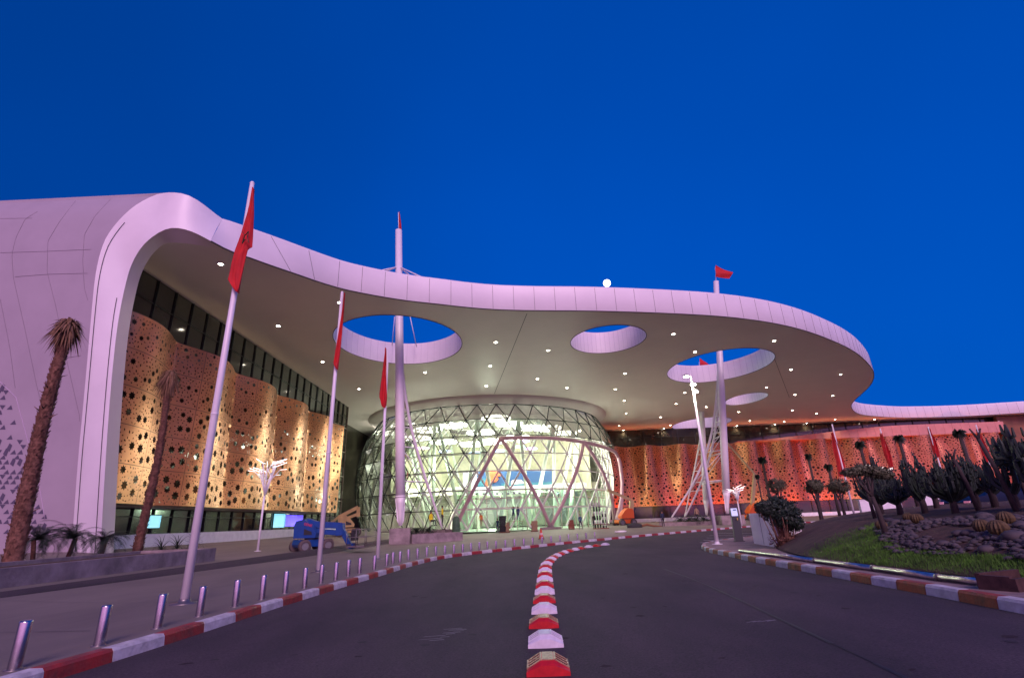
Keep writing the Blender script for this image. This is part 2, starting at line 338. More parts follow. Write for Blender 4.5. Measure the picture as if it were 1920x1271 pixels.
def kerb(name, P, side, mats, step, phase, lim):
    pts = resample(P, step / 4); b = MB(); n = (len(pts) - 1) // 4
    for i in range(n):
        seg = pts[i * 4:i * 4 + 5]
        if seg[0].length > lim: break
        rows = []
        for j, p in enumerate(seg):
            k = i * 4 + j; t = (pts[min(k + 1, len(pts) - 1)] - pts[max(k - 1, 0)]).normalized(); nrm = Vector((-t.y, t.x)) * side
            if j == 0: p = p + t * .006
            if j == 4: p = p - t * .006
            z = gz(p.x, p.y); dzr = random.uniform(-.002, .002)
            rows.append([(p.x, p.y, z - .14), (p.x + nrm.x * .012, p.y + nrm.y * .012, z - .02), (p.x + nrm.x * .035, p.y + nrm.y * .035, z + .012), (p.x + nrm.x * .17, p.y + nrm.y * .17, z + .014), (p.x + nrm.x * .175, p.y + nrm.y * .175, z - .05)])
        mi = (i + phase) % 2; b.grid(rows, mi, False)
        for e_ in (0, -1): b.add(rows[e_], [(0, 1, 2, 3, 4)], mi)
    return tag(b.build(name, mats, fixn=True), kind='structure')
kerb('kerb', KLp, 1, [M['kerb_red'], M['kerb_white']], .88, 0, 150)
kerb('kerb', KR, -1, [M['kerb_white'], M['kerb_orange']], .69, 0, 90)
isl = [(x + .1, y) for x, y in KR[:15]] + [(7.85, 23.55), (8.6, 25.5), (10, 27.8), (12.05, 30), (15.05, 32.2), (20, 34.9), (32, 39.9), (60, 49.9), (130, 69.9), (130, -6)]
sheet('sidewalk', isl, M['sidewalk'], 0.004, (2.0, 2.0))
gp = [(xpipe(y) + .1, y) for y in np.arange(-4, 31, 1.0)] + [(19.5, 33.4), (32, 38.6), (45, 43), (45, -4)]
sheet('garden_mound', gp, M['soil'], .012, (.55, .55), f=hg)
# gateway markings on the far road
b = MB()
for i in range(9):
    a = G(1418 + i * 2, 999.5 + i * 2.2, -.12); c = G(1335 - i * 3, 999 + i * 2.2, -.12)
    if i % 2 == 0: b.quad((a.x, a.y, a.z), (a.x, a.y - .35, gz(a.x, a.y - .35) - .12), (c.x, c.y - .35, gz(c.x, c.y - .35) - .12), (c.x, c.y, c.z))
tag(b.build('road_marking', M['kerb_white']), kind='structure')
b = MB()   # tyre-worn paint smears on the asphalt
for (cx, cy, n_, an) in ((-1.15, 7.0, 9, .5), (2.9, 7.1, 5, 1.4)):
    for i in range(n_):
        x = cx + random.uniform(-.12, .12) + i * .07 * math.sin(an); y = cy + i * .10 * math.cos(an) * (1 if an < 1 else .2)
        w, l = random.uniform(.01, .02), random.uniform(.06, .16); z = gz(x, y) - .127; ca, sa = math.cos(an * .3), math.sin(an * .3)
        b.add([(x - l * ca, y - l * sa - w, z), (x + l * ca, y + l * sa - w, z), (x + l * ca * .8, y + l * sa + w, z), (x - l * ca * .8, y - l * sa + w, z)], [(0, 1, 2, 3)])
tag(b.build('road_paint_smear', mat('scuffed_paint', (.17, .15, .17), .8)), kind='structure')
b = MB(); P_ = [G(x_, y_, -.126) for x_, y_ in ((1245, 1066), (1290, 1082), (1330, 1098), (1400, 1130), (1480, 1168), (1560, 1205), (1640, 1242), (1720, 1280))]
P_ = even(P_, 60) if 'even' in globals() else P_
for a, c in zip(P_, P_[1:]):
    w_ = .018 + .01 * math.sin(a.y * 3); b.quad((a.x - w_, a.y, a.z), (a.x + w_, a.y, a.z), (c.x + w_, c.y, c.z), (c.x - w_, c.y, c.z))
tag(b.build('road_seam', mat('tar_seam', (.010, .008, .010), .6)), kind='structure')
b = MB(); rn = random.Random(77)      # small cracks, chips and dried spots on the asphalt
for i in range(90):
    x = rn.uniform(-3.9, 5.4); y = rn.uniform(4.8, 26); z = gz(x, y) - .1265; a_ = rn.uniform(0, 3.14); l = rn.uniform(.02, .07) * (1 + y / 14); n_ = 7
    b.add([(x + math.cos(a_ + 6.283 * k / n_) * l * rn.uniform(.4, 1), y + math.sin(a_ + 6.283 * k / n_) * l * rn.uniform(.3, .8), z) for k in range(n_)], [tuple(range(n_))], i % 2)
tag(b.build('asphalt_spots', [mat('oil_spot', (.022, .016, .020), .85), mat('pale_spot', (.046, .034, .040), .9, spec=.1)]), kind='structure')
# drain covers / expansion joints on plaza
b = MB()
for k in range(14):
    y = 5 + k * 3.2
    for j in range(6):
        x0 = -6.2 - j * 2.0; x1 = x0 - 2.0
        b.quad((x0, y + j * .3, gz(x0, y) + .005), (x0, y + .025 + j * .3, gz(x0, y) + .005), (x1, y + .3 + j * .3 + .025, gz(x1, y) + .005), (x1, y + .3 + j * .3, gz(x1, y) + .005))
tag(b.build('paving_joints', mat('paving_joint', (.13, .12, .115), .8)), kind='structure')
#==BUILDING
HC, HT_ = 18.5, 20.9
BX, BY, BR = -4.9, 94.0, 19.7
term = empty('terminal_building', (0, 60, 0), 0, 'airport terminal with a white curving roof canopy pierced by oval openings and gold perforated walls', 'terminal building')
TI = Vector((0, -60, 0))          # part offset so that mesh data stays in world coordinates
def part(bld, name, mats, parent=None, fixn=False):
    o = bld.build(name, mats, parent or term, fixn)
    if (parent or term) is term: o.location = TI
    return o
low = [(395, 452), (415, 463), (436.7, 474), (462, 481), (508, 498), (556, 514), (598, 529), (641, 542), (690, 552), (742, 561), (780, 566), (820, 570), (875, 576.5), (933, 581), (1012.6, 582.7), (1097.6, 582.7), (1188, 585), (1265, 588), (1339.5, 592), (1400, 598), (1459, 607), (1519, 622), (1578.6, 646), (1600, 658), (1614.5, 668), (1632, 686), (1640, 701), (1635, 719), (1620.5, 734), (1599.5, 752), (1594.5, 762.4), (1602.5, 773), (1620, 779), (1680, 783), (1720, 783), (1806.6, 780.7), (1920, 773.8)]
edge = [A(x, y, HC) for x, y in low]
def smooth_poly(P, it=2):
    for _ in range(it):
        Q = [P[0]]
        for a, b_ in zip(P, P[1:]): Q += [a.lerp(b_, .25), a.lerp(b_, .75)]
        Q.append(P[-1]); P = Q
    return P
def even(P, n):
    cum = [0]
    for a, b_ in zip(P, P[1:]): cum.append(cum[-1] + (b_ - a).length)
    out = []
    for i in range(n):
        s = cum[-1] * i / (n - 1); k = max(0, min(np.searchsorted(cum, s) - 1, len(P) - 2)); t = (s - cum[k]) / max(cum[k + 1] - cum[k], 1e-9); out.append(P[k].lerp(P[k + 1], min(max(t, 0), 1)))
    return out
edge = smooth_poly(edge, 2)
edge += [Vector((125, 104, HC)), Vector((150, 100, HC))]
edge = even(edge, 220)
# inner arris of the arch on the left, going from the canopy edge down the jamb
arch = [A(395, 452, HC), Dy(362, 434, 27.7), Dy(330, 426, 27.35), Dy(308, 430, 27.25), Dy(288, 442, 27.3), Dy(270, 457, 27.45), Dy(255, 478, 27.7), Dy(243, 504, 27.9), Dy(236, 530, 28.0), Dy(228, 566, 28.05), Dy(220, 610, 28.1), Dy(212, 680, 28.2), Dy(205, 760, 28.35), Dy(198, 860, 28.5), Dy(191, 985, 28.8), Dy(188, 1040, 28.9)]
out_ = [A(417, 410.5, HT_), A(400, 398, 21.05), A(375, 378, 21.3), A(352, 365, 21.5), A(328, 360.5, 21.6), Dy(300, 362, 27.7), Dy(276, 372, 27.5), Dy(252, 386, 27.3), Dy(233, 402, 27.2), Dy(208, 430, 27.2), Dy(192, 458, 27.2), Dy(179, 509, 27.3), Dy(172, 580, 27.6), Dy(165, 660, 28.0), Dy(156, 760, 28.6), Dy(147, 850, 29.1), Dy(137, 988, 29.9), Dy(133, 1045, 30.2)]
arch_s = even(smooth_poly(arch, 2), 60); out_s = even(smooth_poly(out_, 2), 60)
# fascia of the canopy
b = MB(); rows = []
nf = len(edge)
for i, p in enumerate(edge):
    t = sm(i / 10.0); top = Vector((p.x, p.y, HT_))
    tn = (edge[min(i + 1, nf - 1)] - edge[max(i - 1, 0)]).normalized(); nr = Vector((tn.y, -tn.x, 0))
    if i < 12: top = out_s[0].lerp(top + nr * .0, t) + Vector((0, 0, 0)) if i else out_s[0]
    rows.append([p + Vector((0, 0, .0)), p + nr * .05 * t + Vector((0, 0, .06)), top + nr * .02 * t - (top - p).normalized() * .12, top, top - nr * .55 + Vector((0, 0, .05))])
    if i == 0: rows[0][1] = p.lerp(top, .03)
b.grid(rows, 0, True)
fascia_rows = rows
part(b, 'roof_fascia', M['white_panel'])
b = MB(); rows = []
for a, c in zip(arch_s, out_s):
    rows.append([a, a.lerp(c, .02), a.lerp(c, .5) + Vector((0, -.05, 0)), a.lerp(c, .98), c])
b.grid(rows, 0, True)
part(b, 'arch_rim', M['white_panel'])
def seam(pts, r_=.025): return [Vector(p) for p in pts]
b = MB()
for fr in (.16, .84):
    b.tube([a.lerp(c, fr) + Vector((.0, -.045, 0)) for a, c in list(zip(arch_s, out_s))[(22 if fr < .5 else 15):]], .016, 5)
for i in range(6, nf - 1, 2):
    rw = fascia_rows[i]; b.tube([rw[1] + (rw[1] - rw[4]).normalized() * .004 * 0, rw[2]], .016, 4, caps=False)
b.tube([r_[0] + Vector((0, 0, -.01)) for r_ in fascia_rows], .05, 5, caps=False)
part(b, 'cladding_joints', M['joint'])
# arch reveal (inner jamb face going back to the facade)
b = MB(); rows = []
for a in arch_s:
    rows.append([a, Vector((a.x - .05, a.y + 1.0, min(a.z, HC)))])
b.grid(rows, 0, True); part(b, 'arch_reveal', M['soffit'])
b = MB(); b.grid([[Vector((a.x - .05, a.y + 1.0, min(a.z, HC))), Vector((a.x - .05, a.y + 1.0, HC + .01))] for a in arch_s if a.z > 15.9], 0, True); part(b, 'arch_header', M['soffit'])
# exterior shell to the left of the arch
prof = [q for q in out_s if True]
i0 = max(range(60), key=lambda i: out_s[i].z)
shell = out_s[i0:]
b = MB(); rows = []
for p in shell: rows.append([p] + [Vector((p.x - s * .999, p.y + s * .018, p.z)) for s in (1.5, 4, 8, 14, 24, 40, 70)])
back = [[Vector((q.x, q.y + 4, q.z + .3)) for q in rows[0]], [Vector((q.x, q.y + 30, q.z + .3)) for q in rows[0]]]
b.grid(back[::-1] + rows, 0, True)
shell_o = part(b, 'side_shell', mat('shaded_cladding', (.40, .35, .405), .45, noise_amt=.06, nscale=.35))  # same cladding as the fascia, with the shell's shade put into its colour
bvh = BVHTree.FromPolygons([Vector(v) for v in b.v], b.f)
def onshell(px, py, off=.02):
    d = Vector(ray(px, py)).normalized(); h = bvh.ray_cast(Vector((0, 0, EYE)), d, 200)
    return None if h[0] is None else h[0] - d * off
def proj_line(P):
    out = []
    for (x0, y0), (x1, y1) in zip(P, P[1:]):
        n_ = max(2, int(math.hypot(x1 - x0, y1 - y0) / 12))
        for i in range(n_):
            q = onshell(x0 + (x1 - x0) * i / n_, y0 + (y1 - y0) * i / n_)
            if q is not None: out.append(q)
    return out
b = MB()
for P in ([(70, 397), (47, 411), (30, 445), (22, 477), (25, 521), (47, 619), (68, 720), (88, 800)],
          [(141.6, 376.7), (112, 415), (89.7, 452), (88, 509), (104, 572), (126, 680), (149, 780), (150, 800)],
          [(208, 373), (178, 405), (158, 440), (155, 490), (158, 540), (168, 575)],
          [(0, 560), (18, 650), (30, 740)], [(0, 402), (22, 386)],
          [(0, 410), (72, 409)], [(0, 474), (92, 471), (184, 467)], [(28, 519), (92, 514), (176, 512)], [(122, 671), (166, 664)], [(95, 620), (160, 617)]):
    q = proj_line(P)
    if len(q) > 2: b.tube(smooth_poly(q, 1), .009, 4, caps=False)
part(b, 'shell_joints', mat('shell_joint', (.30, .25, .31), .7))
# triangular perforations on the lower shell
b = MB(); rnd = random.Random(3)
cs = 13.0
for iy in range(30):
    for ix in range(14):
        x0 = -14 + ix * cs * 1.0 + (iy % 2) * cs * .5; y0 = 722 + iy * 9.3
        if x0 > 2 + (y0 - 715) * .31 or rnd.random() > .62: continue
        dens = 1
        tri = [(x0, y0 + 8.6), (x0 + 11.5, y0 + 8.6), (x0 + 9.0, y0)] if rnd.random() < .72 else [(x0, y0), (x0 + 11.5, y0 + .4), (x0 + 5, y0 + 8.6)]
        if rnd.random() < .12: tri = [(x0, y0 + 8), (x0 + 6, y0 - 3), (x0 + 11, y0 + 1), (x0 + 6, y0 + 13)]
        q = [onshell(*t, .015) for t in tri]
        if all(v is not None for v in q): b.add(q, [tuple(range(len(q)))])
part(b, 'triangle_perforations', mat('perforation_dark', (.10, .085, .14), .6))
b = MB(); q = proj_line([(0, 716), (30, 745), (45, 800), (72, 900), (86, 985)]); b.tube(q, .02, 4); part(b, 'perforated_panel_edge', mat('panel_edge', (.55, .45, .58), .6))
# ---- soffit and roof with openings
def circ(cx, cy, rx, ry, n=48, a0=0): return [(cx + rx * math.cos(2 * math.pi * k / n + a0), cy + ry * math.sin(2 * math.pi * k / n + a0)) for k in range(n)]
holes = [(-11.4, 48.7, 6.3, 7.4), (10.0, 50.3, 3.9, 4.4), (26.0, 62.3, 6.2, 7.6), (37.8, 82.2, 3.0, 4.6), (38.2, 105.0, 5.6, 7.4)]
hp = [circ(*h_) for h_ in holes]
BACKY = 112.5
outline = [(p.x, p.y) for p in edge] + [(150, 135), (-40, 135), (-40, 60), (-25.6, 45), (-25.4, 29.5)]
archtop = [(edge[0].x, edge[0].y)] + [(p.x - .05, p.y + 1.0) for p in arch_s[:34]]
outl = archtop[::-1][:-1] + [(p.x, p.y) for p in edge] + [(150, 135), (-40, 135), (-40, 29.5), (-25.0, 29.2)]
z_arch = {}
for p in arch_s: z_arch[(round(p.x, 3), round(p.y, 3))] = p.z
collar_hole = circ(BX, BY, 21.0, 21.0, 96)
V2, T = fill(outl, hp + [collar_hole], 4.0)
def zs(x, y):
    z = z_arch.get((round(x, 3), round(y, 3)))
    return HC
b = MB(); b.add([(x, y, zs(x, y)) for x, y in V2], [t[::-1] for t in T], 0, False)
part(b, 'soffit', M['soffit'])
top_out = [(r_[4].x, r_[4].y) for r_ in fascia_rows] + [(150, 135), (-60, 135), (-60, 33), (-21, 33)]
V2, T = fill(top_out, hp + [collar_hole], 6.0)
b = MB(); b.add([(x, y, HT_ + .05) for x, y in V2], T, 0, False); part(b, 'roof_deck', M['white_panel'])
for h_, pp in zip(holes, hp):
    b = MB(); b.grid([[Vector((x, y, z)) for x, y in pp] for z in (HC, HC + .05, HT_ - .1, HT_ + .06)], 0, True, True)
    for k in range(0, 48, 1):
        x, y = pp[k]; cx, cy = h_[0], h_[1]; n_ = Vector((cx - x, cy - y, 0)).normalized() * .006
        b.tube([Vector((x, y, HC + .05)) + n_, Vector((x, y, HT_)) + n_], .012, 4, 1, False)
    b.tube([Vector((x, y, HC - .01)) for x, y in pp] + [Vector((*pp[0], HC - .01))], .035, 4, 2, False)
    part(b, 'roof_opening', [M['white_panel'], mat('opening_joint', (.45, .42, .5), .6), M['joint']])
# soffit joint lines
for P in ([(988, 588), (927, 738)], [(1452, 672), (1480, 745)]):
    b = MB(); a, c = A(*P[0], HC - .012), A(*P[1], HC - .012); b.bar(a, c, .05, .01); part(b, 'soffit_joint', M['joint'])
# ---- left facade: glazing above, perforated screen, glazing below, plinth
GXL = -25.6
b = MB(); b.bbox((GXL - .3, 30.7, -1), (GXL, 77, HC - .02)); part(b, 'upper_glazing', M['dark_glass'])
b = MB()
y = 31.2
while y < 76:
    b.bbox((GXL, y, 14.4), (GXL + .12, y + .07, HC - .05)); b.bbox((GXL, y, .9), (GXL + .12, y + .07, 3.0)); y += 2.08
for z in (16.6, 2.2): b.bbox((GXL, 30.8, z), (GXL + .09, 77, z + .06))
part(b, 'glazing_bars', M['black_metal'])
b = MB(); b.bbox((GXL - .05, 30.7, 2.75), (GXL + 1.0, 71, 2.9)); b.bbox((GXL - .05, 30.7, 14.0), (GXL + .4, 71, 14.15)); part(b, 'screen_bearers', M['brown_trim'])
b = MB()
for i in range(15):
    y0 = 30.8 + i * 3.1; z0 = .55; b.bbox((GXL - .1, y0, -1), (GXL + .72, y0 + 3.09, 1.12 - .004 * i))
b.bbox((GXL - .1, 30.75, -1), (GXL + .64, 76.4, .36)); part(b, 'plinth', M['white_wall'])
WL = 8.35
def wave_left(y, z): a = .22 + .38 * (z - 2.9) / 11.5; return -24.15 + a * (2 * abs(math.cos(math.pi * (y - 31.2) / WL)) ** 1.15 - 1.1)
def wave_right(x, z): a = .45 + .75 * (z - 2.9) / 12; return 108.2 - a * math.cos(2 * math.pi * (x - 20.0) / 7.2)
def star(cx, cy, r, n=8, inner=.62):
    a0 = random.random(); return [(cx + (r if k % 2 == 0 else r * inner) * math.cos(a0 + math.pi * k / n), cy + (r if k % 2 == 0 else r * inner) * math.sin(a0 + math.pi * k / n)) for k in range(2 * n)]
def petal(cx, cy, r, a):
    ca, sa = math.cos(a), math.sin(a)
    return [(cx + r * ca, cy + r * sa), (cx - r * .5 * sa, cy + r * .5 * ca), (cx - r * ca, cy - r * sa), (cx + r * .5 * sa, cy - r * .5 * ca)]
def tile(w, h, row, rnd, fine):
    """perforated sheet w x h; row 0 = bottom (large stars)"""
    hs = []; cen = []
    ns = (9, 9, 9, 9, 9)[row] if fine else 7
    rbig = (.36, .32, .27, .22, .19)[row]
    def ok(x, y, r): return r + .06 < x < w - r - .06 and r + .06 < y < h - r - .06 and all((x - a) ** 2 + (y - c) ** 2 > (r + q + .055) ** 2 for a, c, q in cen)
    tries = 0
    while len(hs) < ns and tries < 400:
        tries += 1; r = rbig * rnd.uniform(.75, 1.1)
        # stars gather towards one side of the panel as on the real screen
        x = w * (.5 + .46 * math.copysign(abs(rnd.uniform(-1, 1)) ** .6, rnd.uniform(-1, 1))); y = rnd.uniform(0, h)
        if ok(x, y, r): cen.append((x, y, r)); hs.append(star(x, y, r))
    nb = len(hs)
    if fine:
        for (sx, sy, sr) in list(cen):
            for k in range(8):
                a = 2 * math.pi * k / 8 + sx; rr = sr + .17; x, y = sx + rr * math.cos(a), sy + rr * math.sin(a); r = .075
                if ok(x, y, r): cen.append((x, y, r)); hs.append(petal(x, y, r, a))
    t = 0; want = nb + (95 if fine else 34); 
    while len(hs) < want and t < 900:
        t += 1; r = rnd.uniform(.06, .105) if fine else rnd.uniform(.10, .17); x, y = rnd.uniform(0, w), rnd.uniform(0, h)
        if abs(x - w / 2) < w * .22 and rnd.random() < .35: continue
        if ok(x, y, r): cen.append((x, y, r)); hs.append(petal(x, y, r * 1.2, rnd.random() * 3))
    V2, T = fill([(.02 + (w - .04) * k / 8, .02) for k in range(8)] + [(w - .02, .02 + (h - .04) * k / 4) for k in range(4)] + [(w - .02 - (w - .04) * k / 8, h - .02) for k in range(8)] + [(.02, h - .02 - (h - .04) * k / 4) for k in range(4)], hs, (w / 8, h / 3))
    return V2, T
rnd = random.Random(11)
tilesL = {(r_, v): tile(WL / 2, 2.3, r_, rnd, True) for r_ in range(5) for v in range(3)}
tilesR = {(r_, v): tile(3.6, 2.4, r_, rnd, False) for r_ in range(5) for v in range(3)}
b = MB(); bj = MB(); y0s = 29.35
for c_ in range(10):
    for r_ in range(5):
        V2, T = tilesL[(r_, (c_ * 2 + r_) % 3)]; ys = y0s + c_ * WL / 2; z0 = 2.9 + r_ * 2.3; fl = c_ % 2
        P = []
        for u, v in V2:
            yy = ys + (u if not fl else WL / 2 - u); zz = z0 + v; P.append((wave_left(yy, zz), yy, zz))
        b.add(P, T, 0, True)
part(b, 'perforated_screen', M['gold'])
def joint_lines(bj, f, u0, u1, du, z0, dz, nz, r_):
    n_ = int((u1 - u0) / .5)
    for k in range(nz + 1): bj.tube([f(u0 + (u1 - u0) * i / n_, z0 + k * dz) for i in range(n_ + 1)], r_, 4, caps=False)
    u = u0
    while u < u1 + .01: bj.tube([f(u, z0 + i * dz * nz / 6) for i in range(7)], r_, 4, caps=False); u += du
joint_lines(bj, lambda u, z: Vector((wave_left(u, z) - .03, u, z)), y0s, y0s + 10 * WL / 2, WL / 2, 2.9, 2.3, 5, .028)
part(bj, 'screen_joints', M['gold_joint'])
# dark lining right behind the screen, with warm lamps between
b = MB()
y0e = y0s + 10 * WL / 2
b.bbox((GXL, y0e + .2, -1), (GXL + .05, y0e + .3, HC)); part(b, 'screen_end_post', M['brown_trim'])
# recessed corner block between screen and dome
b = MB(); b.bbox((-31, 78, -1), (-30.2, 113, HC - .02)); b.bbox((-30.2, 77.1, -1), (-25.7, 77.5, HC - .02)); part(b, 'corner_wall', M['dark_glass'])
b = MB()
for k in range(4): b.bbox((GXL + .02, 71.3 + k * 1.9, .4), (GXL + .14, 71.38 + k * 1.9, HC - .05))
for z in (1.1, 4.6, 8.0, 11.5, 15.0): b.bbox((GXL + .02, 71.2, z), (GXL + .12, 77.0, z + .08))
part(b, 'glazing_bars', M['brown_trim'])
# ---- right facade
RY = 109.8
b = MB(); b.bbox((14, RY, -1.5), (106, RY + .3, HC - .03)); part(b, 'upper_glazing', M['dark_glass'])
b = MB()
x = 16.5
while x < 104: b.bbox((x, RY - .14, 14.6), (x + .1, RY, HC - .05)); b.bbox((x, RY - .14, 0), (x + .1, RY, 2.9)); x += 3.6
for z in (16.8,): b.bbox((14, RY - .1, z), (104, RY, z + .08))
part(b, 'glazing_bars', M['black_metal'])
b = MB(); b.bbox((14, RY - 1.25, -1.5), (104, RY - .05, .62)); part(b, 'plinth', M['white_wall'])
b = MB(); bj = MB(); bs = MB()
for c_ in range(23):
    for r_ in range(5):
        V2, T = tilesR[(r_, (c_ * 2 + r_) % 3)]; xs = 17.2 + c_ * 3.6; z0 = 2.9 + r_ * 2.4
        P = []
        for u, v in V2:
            xx = xs + (u if c_ % 2 else 3.6 - u); zz = z0 + v; P.append((xx, wave_right(xx, zz), zz))
        b.add(P, T, 0, True)
part(b, 'perforated_screen', M['gold'])
joint_lines(bj, lambda u, z: Vector((u, wave_right(u, z) + .03, z)), 17.2, 17.2 + 23 * 3.6, 3.6, 2.9, 2.4, 5, .035)
part(bj, 'screen_joints', M['gold_joint'])
# plain salmon panels above the screen on the right
def band_top(x): return 15.0 + 2.1 * sm((x - 44) / 38.0)
b = MB(); x = 46.0
while x < 101.5:
    x1 = x + 1.76; ya, yb = wave_right(x, 15) - .12, wave_right(x1, 15) - .12
    b.add([(x, 107.3, 14.92), (x1, 107.3, 14.92), (x1, 107.3, band_top(x1)), (x, 107.3, band_top(x)), (x, 109.5, 14.92), (x1, 109.5, 14.92), (x1, 109.5, band_top(x1)), (x, 109.5, band_top(x))], [(0, 1, 2, 3), (3, 2, 6, 7), (0, 4, 5, 1), (0, 3, 7, 4), (1, 5, 6, 2)])
    x += 1.8
part(b, 'plain_panel_band', M['salmon'])
b = MB(); b.bar((101.2, 107.9, 17.2), (104.5, 107.0, 8), .4, .5); b.bar((104.5, 107.0, 8), (104.5, 107, -1), .4, .5); part(b, 'wing_edge', M['white_panel'])
b = MB(); b.bbox((101.6, 108.3, -1), (125, 109, HC - .1)); part(b, 'wing_wall', mat('brown_copper', (.22, .09, .04), .5, noise_amt=.3, nscale=.4))
# back wall behind everything
b = MB(); b.bbox((-60, 124, -1.5), (160, 124.5, HC)); part(b, 'rear_wall', M['cream_wall'])
# things seen through the lower left glazing
for nm, p0, p1, m_, lab in (('information_screen', (277, 966), (298, 989), 'screen_cyan', 'small lit flight information screen behind the ground floor glass at left'),
                            ('information_screen', (513, 963), (533, 988), 'screen_cyan', 'pale cyan lit screen behind the glass left of the violet screen'),
                            ('video_screen', (534, 965), (566, 986), 'screen_blue', 'violet lit video screen behind the glass over the blue lift')):
    d0, d1 = ray(*p0), ray(*p1); xx = GXL + .08
    a = Vector(d0) * (xx / d0[0]); c = Vector(d1) * (xx / d1[0]); a.z += EYE; c.z += EYE
    t = empty(nm, (xx, (a.y + c.y) / 2, c.z), 0, lab, 'screen')
    q = MB(); q.bbox((0, (a.y - c.y) / 2, 0), (.05, (c.y - a.y) / 2, a.z - c.z)); q.build('display', M[m_], t)
    q = MB(); w_ = abs(a.y - c.y) / 2; h_ = a.z - c.z
    for s_ in (-1, 1): q.bbox((-.02, s_ * w_ - .03, -.04), (.07, s_ * w_ + .03, h_ + .04))
    q.bbox((-.02, -w_, h_ ), (.07, w_, h_ + .05)); q.bbox((-.02, -w_, -.05), (.07, w_, 0)); q.build('frame', M['dark'], t)
#==DOME
Zk = [-.4, .3, 2.7, 3.6, 6.7, 9.5, 12, 14.5, 16.2, 17, 17.45]; Rk = [21.3, 21.6, 22.3, 22.5, 22.95, 22.9, 22.5, 21.6, 20.85, 20.3, 19.75]
def RZ(z): return float(np.interp(z, Zk, Rk))
def D(th, z, off=0.0):
    r = RZ(z) + off; a = R(th); return Vector((BX + r * math.sin(a), BY - r * math.cos(a), z))
dome = empty('glass_dome', (BX, BY, 0), 0, 'bulging round glass entrance hall of triangular panes glowing from inside under the canopy', 'glass hall')
DI = Vector((-BX, -BY, 0))
def dpart(bld, name, mats, fixn=False):
    o = bld.build(name, mats, dome, fixn); o.location = DI; return o
LV = [17.42, 14.95, 12.5, 10.1, 7.7, 5.2, 2.7, .15]
ND = 44; DA = 360 / ND
def inportal(th, z):
    th = (th + 180) % 360 - 180
    if z > 12.05: return False
    left = 7.2 - (11.9 - z) * (7.2 + 9.5) / 11.6
    return left < th < 96
bl, bgl = MB(), MB()
for li, z in enumerate(LV):
    off = 6.4 if li % 2 == 0 else 6.4 - DA / 2
    for k in range(ND):
        th = off + k * DA; th1 = th + DA
        a, c = D(th, z), D(th1, z)
        mid = (th + DA / 2, z)
        if not (inportal(th, z - .3) or inportal(th1, z - .3)): 
            if not inportal(*mid): bl.bar(a, c, .095, .095)
        if li < len(LV) - 1:
            z2 = LV[li + 1]; dn = D(th + DA / 2, z2); dn0 = D(th - DA / 2, z2)
            if not inportal(th + DA / 2, z2) and not inportal(th, z): bl.bar(a, dn, .09, .09)
            if not inportal(th - DA / 2, z2) and not inportal(th, z): bl.bar(a, dn0, .09, .09)
            for tri in ((th, z, th1, z, th + DA / 2, z2), (th, z, th + DA / 2, z2, th - DA / 2, z2)):
                cen = ((tri[0] + tri[2] + tri[4]) / 3, (tri[1] + tri[3] + tri[5]) / 3)
                if not any(inportal(tri[i], tri[i + 1]) for i in (0, 2, 4)) and not inportal(*cen):
                    bgl.add([D(tri[0], tri[1], -.02), D(tri[2], tri[3], -.02), D(tri[4], tri[5], -.02)], [(0, 1, 2)])
dpart(bl, 'mullion_grid', M['black_metal']); dpart(bgl, 'glass_skin', M['dome_glass'])
b = MB()                                    # inner steel shell
for li, z in enumerate(LV):
    off = 6.4 if li % 2 == 0 else 6.4 - DA / 2; o_ = -1.25
    for k in range(ND):
        th = off + k * DA; a, c = D(th, z, o_), D(th + DA, z, o_)
        if not (inportal(th, z) and z < .5): b.tube([a, c], .085, 6, caps=False)
        if li < len(LV) - 1:
            z2 = LV[li + 1]; rr = .14 if li > 3 else .11
            for s_ in (-.5, .5):
                if not (inportal(th + s_ * DA, z2) and inportal(th, z)) or (k + li) % 3: b.tube([a, D(th + s_ * DA, z2, o_)], rr, 6, caps=False)
        if k % 2 == 0 and not inportal(th, z): b.tube([D(th, z, -.02), a], .04, 5, caps=False)
# roof lattice of the hall
prev = [D(6.4 + k * DA, 17.42, -1.25) for k in range(ND)]
for j, (rr, zz) in enumerate(((15.5, 19.6), (12, 21.0), (8, 22.1), (4, 22.8), (.6, 23.0))):
    cur = [Vector((BX + rr * math.sin(R(6.4 + (k + (j + 1) * .5) * DA)), BY - rr * math.cos(R(6.4 + (k + (j + 1) * .5) * DA)), zz)) for k in range(ND)]
    for k in range(ND):
        if j < 3 or k % 2 == 0:
            b.tube([cur[k], cur[(k + 1) % ND]], .10, 5, caps=False); b.tube([prev[k], cur[k]], .11, 5, caps=False); b.tube([prev[(k + 1) % ND], cur[k]], .11, 5, caps=False)
    prev = cur
dpart(b, 'steel_lattice', M['white_lattice'])
b = MB()
for j, (r0, z0, r1, z1) in enumerate(((18.4, 17.5, 15.5, 19.62), (15.5, 19.62, 12, 21.02), (12, 21.02, 8, 22.12), (8, 22.12, .1, 23.02))):
    b.lathe([(r0, z0 + .05), (r1, z1 + .05)], 44, c=(BX, BY, 0))
dpart(b, 'roof_glass', M['dome_glass'])
b = MB()                                    # collar between glass and soffit
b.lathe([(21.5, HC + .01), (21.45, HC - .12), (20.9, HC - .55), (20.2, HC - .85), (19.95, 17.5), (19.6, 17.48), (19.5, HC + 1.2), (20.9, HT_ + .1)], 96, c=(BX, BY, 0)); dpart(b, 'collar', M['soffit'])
b = MB()                                    # portal frame
def DP(th, z): return D(th, z, .22)
def dline(p, q, n_=10): return [DP(p[0] + (q[0] - p[0]) * i / n_, p[1] + (q[1] - p[1]) * i / n_) for i in range(n_ + 1)]
def sline(p, q): return [DP(*p), DP(*q)]
